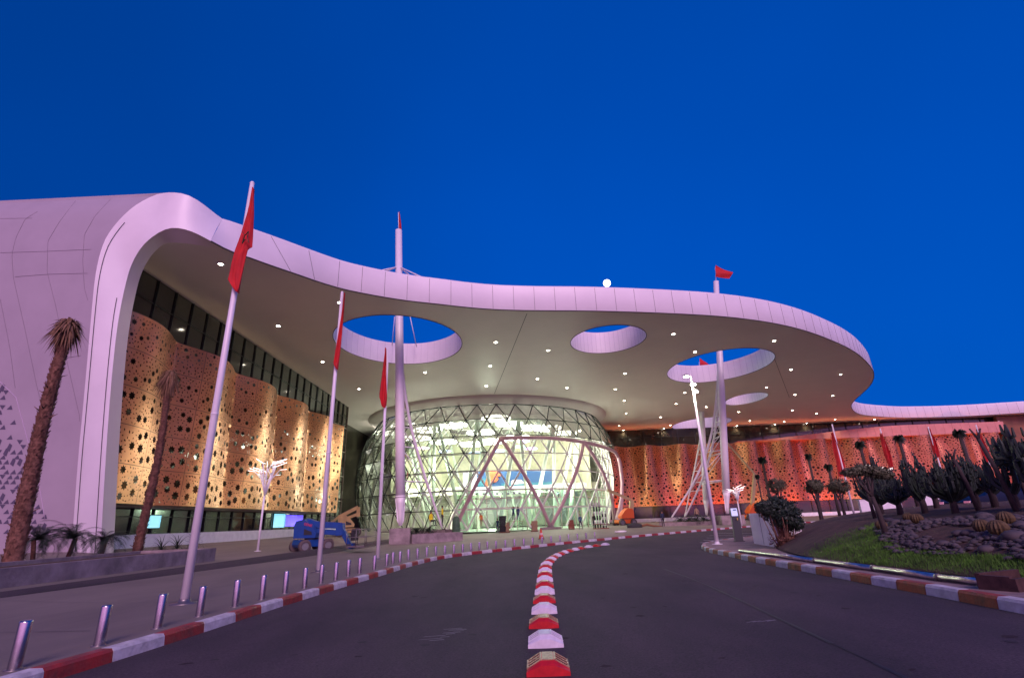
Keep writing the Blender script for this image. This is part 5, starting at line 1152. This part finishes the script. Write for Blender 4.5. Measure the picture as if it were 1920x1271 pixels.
# low white wall and dark cars behind the garden
a, c = Dy(1612, 950, 31), Dy(1682, 947, 31); t = empty('low_white_wall', (a.x, 31, gz(a.x, 31)), 0, 'low white wall behind the garden below the cactus trees', 'wall'); q = MB(); q.bbox((0, -.1, -.2), (c.x - a.x, .1, Dy(1640, 937, 31).z - gz(a.x, 31))); q.build('wall', M['white_wall'], t); q = MB(); q.bbox((-.03, -.13, Dy(1640, 937, 31).z - gz(a.x, 31)), (c.x - a.x + .03, .13, Dy(1640, 937, 31).z - gz(a.x, 31) + .04)); q.build('coping', M['white_wall'], t)
a, c = Dy(1728, 945, 27), Dy(1815, 945, 27); t = empty('low_white_wall', (a.x, 27, gz(a.x, 27)), 0, 'white wall with a small purple hatch behind the dense cactus clump', 'wall'); zt = Dy(1770, 928, 27).z - gz(a.x, 27); q = MB(); q.bbox((0, -.1, -.2), (c.x - a.x, .1, zt)); q.build('wall', M['white_wall'], t); q = MB(); q.bbox((1.9, -.13, zt - .42), (2.35, -.1, zt - .06)); q.build('hatch', mat('purple_hatch', (.2, .12, .2), .7), t)
def car(p, rz, label):
    t = empty('parked_car', p, rz, label, 'car', 'dark cars behind the garden'); prof_ = [(-2.1, .35), (-2.15, .75), (-1.9, .95), (-1.2, 1.02), (-.6, 1.42), (.7, 1.46), (1.35, 1.02), (1.95, .92), (2.15, .65), (2.1, .32)]
    q = MB(); n_ = len(prof_); q.grid([[Vector((x, y, z)) for x, z in prof_] for y in (-.85, .85)], 0, False); q.add([(x, -.85, z) for x, z in prof_], [tuple(range(n_))]); q.add([(x, .85, z) for x, z in prof_], [tuple(range(n_))[::-1]]); q.add([(-2.1, -.85, .35), (2.1, -.85, .32), (2.1, .85, .32), (-2.1, .85, .35)], [(0, 1, 2, 3)]); q.build('body', M['car_body'], t)
    for s_ in (-1, 1):
        q = MB(); q.add([(-1.05, s_ * .86, 1.04), (-.55, s_ * .86, 1.36), (.65, s_ * .86, 1.39), (1.15, s_ * .86, 1.04)], [(0, 1, 2, 3)]); q.build('side_window', M['car_glass'], t)
        for x in (-1.35, 1.35): w = MB(); w.tube([(x, s_ * .72, .33), (x, s_ * .9, .33)], .33, 20); wo = w.build('wheel', M['rubber'], t); r2 = MB(); r2.tube([(x, s_ * .9, .33), (x, s_ * .915, .33)], .2, 14); r2.build('rim', M['steel_dark'], wo)
        q = MB(); q.bbox((-2.17, s_ * .62 - .14, .68), (-2.12, s_ * .62 + .14, .8)); q.build('tail_lamp', emis('tail_red', (.6, .02, .01), .4) if 'tail_red' not in bpy.data.materials else bpy.data.materials['tail_red'], t)
for px, py, yy, rz, lab in ((1842, 912, 26.5, .25, 'dark car behind the garden under the rightmost red flag'), (1905, 908, 27.5, .25, 'dark car partly hidden by the right edge cactus')):
    p = Dy(px, py, yy); p.z = p.z - 1.45; car(p, rz, lab)
b = MB(); p = Dy(1870, 940, 27); b.bbox((p.x - 4, p.y - 3, gz(p.x, p.y) - .5), (p.x + 9, p.y + 4, Dy(1842, 912, 26.5).z - 1.46)); tag(b.build('parking_terrace', M['sidewalk']), kind='structure')
#==MACHINES
def wheel(t, x, y, r, w, rz=0):
    q = MB(); prf = [(r * .62, -w / 2), (r * .93, -w / 2), (r, -w * .38), (r, w * .38), (r * .93, w / 2), (r * .62, w / 2)]; n_ = 24
    q.grid([[Vector((x + rr * math.cos(2 * math.pi * k / n_), y + ww, r + rr * math.sin(2 * math.pi * k / n_))) for k in range(n_)] for rr, ww in prf], 0, True, True)
    for k in range(n_): a = 2 * math.pi * k / n_; q.box((x + r * math.cos(a), y, r + r * math.sin(a)), (.03, w * .8, .05), M=Matrix.Rotation(-a, 3, 'Y'))
    o = q.build('wheel', M['rubber'], t); c_ = MB(); c_.tube([(x, y - w * .3, r), (x, y + w * .3, r)], r * .62, 18); c_.tube([(x, y - w * .42, r), (x, y + w * .42, r)], r * .22, 12); c_.build('rim', M['grey'], o)
def basket(t, x0, z0, m_, w=.85, L=1.3, h=1.05):
    q = MB(); r_ = .025
    for yy in (-w, w):
        for xx in (x0, x0 + L / 2, x0 + L): q.tube([(xx, yy, z0), (xx, yy, z0 + h)], r_, 6)
        for zz in (h, h * .55): q.tube([(x0, yy, z0 + zz), (x0 + L, yy, z0 + zz)], r_, 6)
    for xx in (x0, x0 + L):
        for zz in (h, h * .55): q.tube([(xx, -w, z0 + zz), (xx, w, z0 + zz)], r_, 6)
    q.bbox((x0, -w, z0 - .05), (x0 + L, w, z0 + .03)); q.bbox((x0 - .02, -w, z0), (x0 + .02, w, z0 + .15)); q.bbox((x0 + L - .02, -w, z0), (x0 + L + .02, w, z0 + .15)); bo = q.build('basket', m_, t); c_ = MB(); c_.bbox((x0 + .08, -.4, z0 + .35), (x0 + .3, .3, z0 + 1.0)); c_.bbox((x0 + .05, -.25, z0 + .8), (x0 + .35, .25, z0 + 1.1)); c_.build('control_box', M['dark'], bo)
def boom_lift(p, rz, m_, label, chassis_rot, arms, bz=None, bx=2.6, cowl=True, sc_=1.0, arm=None):
    t = empty('boom_lift', p, rz, label, 'boom lift', None); t.scale = (sc_,) * 3
    ch = empty('chassis', (0, 0, 0), chassis_rot); ch.parent = t
    q = MB(); q.prism([(-1.05, .34), (1.05, .34), (1.15, .5), (1.1, .78), (-1.1, .8), (-1.15, .5)], -.55, .55); q.bbox((-.9, -.7, .3), (-.6, .7, .5)); q.bbox((.6, -.7, .3), (.9, .7, .5)); q.build('frame', m_, ch)
    for x in (-.8, .8):
        for y in (-.78, .78): wheel(ch, x, y, .40, .30)
    q = MB(); q.lathe([(.5, .8), (.5, .9)], 20); q.build('slew_ring', M['dark'], t)
    q = MB(); q.prism([(-1.05, .9), (.55, .9), (.6, 1.2), (.1, 1.75), (-.35, 2.12), (-.95, 2.0), (-1.08, 1.7)], -.62, .62); q.build('cowl', m_, t)
    q = MB(); q.bbox((-1.09, -.5, 1.05), (-1.05, .2, 1.5)); q.prism([(-.3, 1.5), (.25, 1.3), (.3, 1.1), (-.3, 1.1)], -.64, -.625); q.build('grille', M['dark'], t)
    for k, (P, w) in enumerate(arms): q = MB(); [q.bar((a[0], a[2] if len(a) > 2 else 0, a[1]), (c[0], c[2] if len(c) > 2 else 0, c[1]), w, w * 1.2) for a, c in zip(P, P[1:])]; q.build('boom_section', M[arm] if arm else m_, t)
    e_ = arms[-1][0][-1]
    if bz is not None: basket(t, bx, bz, M['steel_dark'])
    return t
p = G(583, 1034); s_ = 1.0
bl_ = boom_lift(p, R(-8), M['blue'], 'blue articulated boom lift parked on the plaza with its basket lowered', R(52), [([(-.5, 2.0), (.3, 1.75), (2.05, 1.62)], .34), ([(.1, 1.35), (2.05, 1.15)], .28), ([(2.0, 1.75), (2.1, 1.0)], .42), ([(2.1, 1.45), (2.85, .28)], .26), ([(2.8, .3), (3.1, .28)], .3)], .28, 2.95, sc_=.9)
text_ = None
def decal(body, t, loc, w, h, m_, rot):
    cu = bpy.data.curves.new('decal', 'FONT'); cu.body = body; o = bpy.data.objects.new('decal', cu); C.objects.link(o); bpy.context.view_layer.update(); me = bpy.data.meshes.new_from_object(o.evaluated_get(bpy.context.evaluated_depsgraph_get())); bpy.data.objects.remove(o)
    xs = [v.co.x for v in me.vertices]; ys = [v.co.y for v in me.vertices]; me.materials.clear(); me.materials.append(m_)
    for v in me.vertices: v.co = Vector(((v.co.x - min(xs)) / (max(xs) - min(xs)) * w, (v.co.y - min(ys)) / (max(ys) - min(ys)) * h, 0))
    ob = bpy.data.objects.new('decal', me); C.objects.link(ob); ob.parent = t; ob.location = loc; ob.rotation_euler = rot
decal('GENIE', bl_, (-.35, -.66, 1.75), .62, .17, mat('decal_red', (.7, .05, .08), .5), (R(90), R(14), 0))
p = Dy(652, 1000, 62); p.z = gz(p.x, p.y); boom_lift(p, R(20), M['yellow'], 'yellow folded boom lift standing at the left side of the glass hall', R(10), [([(-1.1, 1.9), (.9, 2.9)], .3), ([(.9, 2.9), (.95, 1.9)], .3), ([(-1.0, 1.5), (.9, 2.2)], .24), ([(-1.1, 1.9), (-2.0, 1.2)], .2)], .9, -2.8, sc_=1.08)
p = Dy(1172, 985, 80); p.z = -.2; boom_lift(p, R(180 + 10), M['orange'], 'orange boom lift right of the glass hall with a raised pale arm', R(10), [([(-.9, 1.2), (-1.2, 3.0)], .4), ([(-1.2, 3.0), (1.8, 4.3)], .26)], None, sc_=1.2, arm='cream_paint')
p = Dy(1412, 972, 84); p.z = -.2; boom_lift(p, R(185), M['orange'], 'orange boom lift behind the far branching lamp raising a long thin arm', R(0), [([(-.2, 1.8), (-1.3, 5.6)], .3), ([(-1.3, 5.6), (2.6, 10.9)], .16)], None, sc_=1.25, arm='cream_paint')
#==PEOPLE
def person(p, rz, label, shirt, trousers, pose='stand', h=1.72, helmet=None):
    t = empty('person', p, rz, label, 'person', 'workers and visitors before the glass hall')
    k = h / 1.72; V = {}; E_ = []
    sit = pose == 'sit'; dz = -.42 if sit else 0
    def P(n, x, y, z, r, par=None):
        V[n] = (Vector((x, y, (z + dz))) * k, r * k); 
        if par: E_.append((par, n))
    P('pel', 0, 0, .93, .135); P('belly', 0, 0, 1.06, .125, 'pel'); P('chest', 0, .0, 1.28, .15, 'belly'); P('nb', 0, 0, 1.44, .075, 'chest'); P('neck', 0, -.01, 1.50, .052, 'nb'); P('head', 0, -.02, 1.60, .088, 'neck'); P('crown', 0, -.01, 1.68, .078, 'head')
    for s in (-1, 1):
        n = 'L' if s < 0 else 'R'
        P('sh' + n, s * .17, 0, 1.40, .062, 'nb')
        if pose == 'reach': P('el' + n, s * .22, -.2, 1.45, .045, 'sh' + n); P('wr' + n, s * .16, -.34, 1.66, .032, 'el' + n); P('ha' + n, s * .15, -.38, 1.74, .034, 'wr' + n)
        else: P('el' + n, s * .23, .02, 1.13, .045, 'sh' + n); P('wr' + n, s * .24, -.08, .90, .032, 'el' + n); P('ha' + n, s * .24, -.10, .82, .036, 'wr' + n)
        P('hip' + n, s * .09, 0, .88, .1, 'pel')
        if sit: P('kn' + n, s * .12, -.42, .92, .062, 'hip' + n); P('an' + n, s * .12, -.45, .50, .042, 'kn' + n); P('toe' + n, s * .13, -.6, .45, .035, 'an' + n)
        else:
            st = .09 * s if pose == 'walk' else 0
            P('kn' + n, s * .10, -.03 - st, .49, .062, 'hip' + n); P('an' + n, s * .11, .02 - st * 2, .09, .042, 'kn' + n); P('toe' + n, s * .12, -.14 - st * 2, .035, .035, 'an' + n)
    nm = list(V); me = bpy.data.meshes.new('body'); me.from_pydata([V[n][0] for n in nm], [(nm.index(a), nm.index(c)) for a, c in E_], [])
    o = bpy.data.objects.new('body', me); C.objects.link(o); mo = o.modifiers.new('s', 'SKIN')
    for i, n in enumerate(nm): me.skin_vertices[0].data[i].radius = (V[n][1], V[n][1] * (.75 if n in ('pel', 'belly', 'chest') else 1)); me.skin_vertices[0].data[i].use_root = (n == 'pel')
    o.modifiers.new('u', 'SUBSURF').levels = 1; bpy.context.view_layer.update(); me2 = bpy.data.meshes.new_from_object(o.evaluated_get(bpy.context.evaluated_depsgraph_get())); bpy.data.objects.remove(o)
    me2.materials.clear(); 
    for m_ in (M['skin'], M[shirt], M[trousers], M['dark']): me2.materials.append(m_)
    for f in me2.polygons:
        z = f.center.z / k - dz; x = abs(f.center.x / k); hand = (x > .2 and z < .93 and not sit and pose != 'reach') or (pose == 'reach' and z > 1.66 and x > .1); f.material_index = 0 if (z > 1.475 and (x < .13 and not (pose == 'reach' and f.center.y < -.12))) or hand else (1 if z > .96 or x > .19 else (3 if z < .1 else 2)); f.use_smooth = True
    bo = bpy.data.objects.new('body', me2); C.objects.link(bo); bo.parent = t
    # fingers
    q = MB()
    for s in (-1, 1):
        hp_ = V['ha' + ('L' if s < 0 else 'R')][0]; dn = Vector((0, -.02, -1)) if pose != 'reach' else Vector((0, -.4, .9))
        for i in range(4): q.tube([hp_ + Vector((0, -.028 + i * .018, 0)) * k, hp_ + (Vector((0, -.03 + i * .018, 0)) + dn * (.075, .085, .08, .06)[i]) * k], [.010 * k, .007 * k], 5)
        q.tube([hp_ + Vector((0, -.02, .01)) * k, hp_ + (Vector((-s * .02, -.05, 0)) + dn * .045) * k], [.011 * k, .008 * k], 5)
    q.build('fingers', M['skin'], bo)
    q = MB(); hc = V['crown'][0]; q.blob(hc + Vector((0, .018, .0)) * k, (.088 * k, .098 * k, .082 * k), jit=.01, sub=2); q.build('helmet' if helmet else 'hair', M[helmet] if helmet else M['hair'], bo)
    q = MB(); hd = V['head'][0]; q.blob(hd + Vector((0, -.095, .0)) * k, (.013 * k, .02 * k, .02 * k), sub=1, jit=0)
    for s in (-1, 1): q.blob(hd + Vector((s * .088, 0, 0)) * k, (.012 * k, .02 * k, .03 * k), sub=1, jit=0)
    q.build('nose_and_ears', M['skin'], bo); q = MB()
    for s in (-1, 1): q.blob(hd + Vector((s * .032, -.084, .025)) * k, .009 * k, sub=1, jit=0)
    q.bbox(hd + Vector((-.022, -.092, -.042)) * k, hd + Vector((.022, -.084, -.036)) * k); q.build('eyes_and_mouth', M['hair'], bo); return t
ppl = [((1115, 990), 66, 200, 'person standing in dark clothes left of the bundled barrier posts', 'cl_charcoal', 'cl_navy', 'stand', None), ((1089, 988), 66, 20, 'person in a blue shirt and dark trousers right of the rose V foot', 'cl_denim', 'cl_charcoal', 'walk', None), ((933, 993), 69, 160, 'person in navy beside the stacked goods in the doorway', 'cl_navy', 'cl_navy', 'stand', None), ((902, 988), 71, 0, 'worker in an orange vest inside the entrance at left', 'cl_orangevest', 'cl_tan', 'walk', None),
       ((963, 975), 70, 180, 'person in blue reaching up on the low scaffold', 'cl_denim', 'cl_navy', 'reach', None), ((972, 976), 70, 150, 'second person in blue at the right end of the low scaffold', 'cl_denim', 'cl_denim', 'stand', None), ((829, 985), 50.5, 100, 'worker in a yellow vest standing at the foot of the bowed leg', 'cl_hivis', 'cl_charcoal', 'stand', None), ((808, 986), 49.8, 60, 'worker in yellow sitting on the planter rim', 'cl_hivis', 'cl_charcoal', 'sit', None), ((1244, 985), 63, 190, 'person in dark blue standing left of the right planter', 'cl_navy', 'cl_charcoal', 'stand', None), ((1180 + 128, 972), 61.6, 180, 'person in pale clothes between the planter bushes', 'cl_tan', 'cl_charcoal', 'sit', None)]
for (px, py), yy, rz, lab, sh, tr, po, he in ppl:
    p = Dy(px, py, yy); 
    if abs(p.z - gz(p.x, p.y)) < .5 and po != 'sit': p.z = gz(p.x, p.y)
    if po == 'sit': p.z = max(p.z, .25)
    person(p, R(rz), lab, sh, tr, po)
# low scaffold carrying the two persons in blue
p = Dy(966, 976, 70.3); t = empty('work_platform', (p.x, 70.3, gz(p.x, 70.3)), 0, 'low metal work platform in front of the entrance doors', 'scaffold'); hz = p.z - gz(p.x, 70.3) - .05; q = MB(); q.bbox((-.9, -.45, hz - .05), (1.0, .45, hz)); q.build('deck', M['cl_tan'], t)
for x in (-.85, .95):
    for y in (-.42, .42): q = MB(); q.tube([(x, y, 0), (x, y, hz - .05)], .03, 6); q.build('leg', M['steel_dark'], t)
q = MB(); [q.tube([(-.85, y, .1), (.95, y, hz - .1)], .02, 5) for y in (-.42, .42)]; q.build('brace', M['steel_dark'], t)
# bundles and goods
p = Dy(1126, 990, 65); z0 = gz(p.x, p.y); t = empty('barrier_post_rack', (p.x, p.y, z0), 0, 'rack of upright red and white striped barrier posts at the dome edge', 'barrier posts'); 
for i in range(9):
    q = MB(); x = -.6 + (i % 5) * .32; y = -.2 + (i // 5) * .4; h = 3.0 if i % 5 < 3 and i != 3 else 2.0
    q.tube([(x, y, .1), (x, y, h)], .07, 8)
    for k in (1, 3, 5): q.tube([(x, y, h * k / 6), (x, y, h * (k + 1) / 6 - .02)], .074, 8, 1)
    q.build('post', [M['cl_charcoal'], M['kerb_white']], t)
q = MB(); q.bbox((-.85, -.5, 0), (.95, .5, .1)); q.bbox((-.85, -.35, .5), (.95, -.31, .56)); q.build('rack_base', mat('rust', (.2, .06, .05), .8), t)
p = Dy(855, 1000, 55); t = empty('wrapped_bundle', (p.x, p.y, gz(p.x, p.y)), 0, 'tall dark green wrapped bundle standing at the left foot of the rose frame', 'wrapped bundle'); q = MB(); q.lathe([(.01, 0), (.36, .0), (.42, .5), (.40, 1.3), (.36, 1.95), (.2, 2.15), (.01, 2.2)], 14); q.build('wrapping', mat('green_tarp', (.05, .11, .06), .8, noise_amt=.4, nscale=6), t); q = MB(); [q.tube([Vector((.425 * math.cos(a_ * .5), .425 * math.sin(a_ * .5), z_)) for a_ in range(13)], .012, 4) for z_ in (.5, 1.3)]; q.build('strap', M['dark'], t)
p = G(842, 1003); t = empty('hand_cart', p, .3, 'small low trolley with little wheels beside the green bundle', 'trolley'); q = MB(); q.bbox((-.4, -.25, .18), (.4, .25, .23)); q.build('deck', mat('cart_pink', (.3, .15, .14), .7), t)
for x in (-.32, .32):
    for y in (-.2, .2): q = MB(); q.tube([(x, y - .02, .08), (x, y + .02, .08)], .08, 10); q.build('wheel', M['dark'], t)
q = MB(); q.tube([(-.4, -.2, .2), (-.5, -.2, .85), (-.5, .2, .85), (-.4, .2, .2)], .018, 6); q.build('handle', M['cl_charcoal'], t)
rn = random.Random(31)
for i, (px, yy, w, h, lab, mm) in enumerate(((943, 69, .9, 1.7, 'stacked dark goods in the doorway beside the navy person', 'cl_charcoal'), (952, 68.5, .5, 1.2, 'smaller tan stack right of the dark goods', 'cl_tan'), (1002, 67, .9, 1.0, 'brown carton stack left of the rose V foot', 'cl_tan'), (1072, 68, .7, 1.0, 'red brown carton stack right of the rose V foot', 'rust2'))):
    if mm == 'rust2': M['rust2'] = mat('red_carton', (.25, .08, .05), .8)
    p = Dy(px, 990, yy); t = empty('goods_stack', (p.x, p.y, gz(p.x, p.y)), 0, lab, 'stack of goods', 'goods stacked at the entrance'); q = MB(); z = .12; 
    while z < h: hh_ = rn.uniform(.2, .35); q.box((rn.uniform(-.05, .05), rn.uniform(-.05, .05), z + hh_ / 2), (w * rn.uniform(.7, 1), .6 * rn.uniform(.8, 1), hh_), rn.uniform(-.2, .2)); z += hh_ + .004
    q.build('cartons', M[mm], t); q = MB(); [q.bbox((-w / 2, y, 0), (w / 2, y + .1, .1)) for y in (-.35, -.05, .25)]; q.build('pallet', M['trunk'], t)
p = G(1190, 989); t = empty('tarpaulin_heap', p, 0, 'crumpled dark tarpaulin with hoses lying right of the glass hall', 'tarpaulin'); q = MB(); q.blob((0, 0, .12), (.9, .6, .4), sub=3, jit=.12); q.build('tarpaulin', M['cl_charcoal'], t); q = MB(); q.tube([(.7, 0, .15), (1.5, .1, .3), (2.2, 0, .12), (3.2, -.2, .05)], [.12, .14, .1, .04], 8); q.build('hose', mat('rust_hose', (.2, .08, .04), .8), t)
p = G(1165, 998); t = empty('white_sack', p, .3, 'flat white sack lying on the plaza right of the last bollard', 'sack'); q = MB(); q.blob((0, 0, .08), (.55, .28, .1), sub=2, jit=.08); q.build('sack', M['white_wall'], t); q = MB(); q.tube([(-.5, 0, .08), (-.62, 0, .1)], [.06, .09], 6); q.build('tied_end', M['white_wall'], t)
# security camera on the arch
p = Dy(182, 857, 29.6); t = empty('security_camera', p, 0, 'small white security camera on the left arch leg', 'camera'); q = MB(); q.bbox((-.1, -.42, -.09), (.12, -.12, .08)); q.build('housing', M['white_steel'], t); q = MB(); q.tube([(0, -.2, -.08), (0, 0, -.1)], .03, 6); q.build('bracket', M['grey'], t); q = MB(); q.tube([(0.06, -.43, 0), (.06, -.44, 0)], .05, 10); q.build('lens', M['dark'], t)
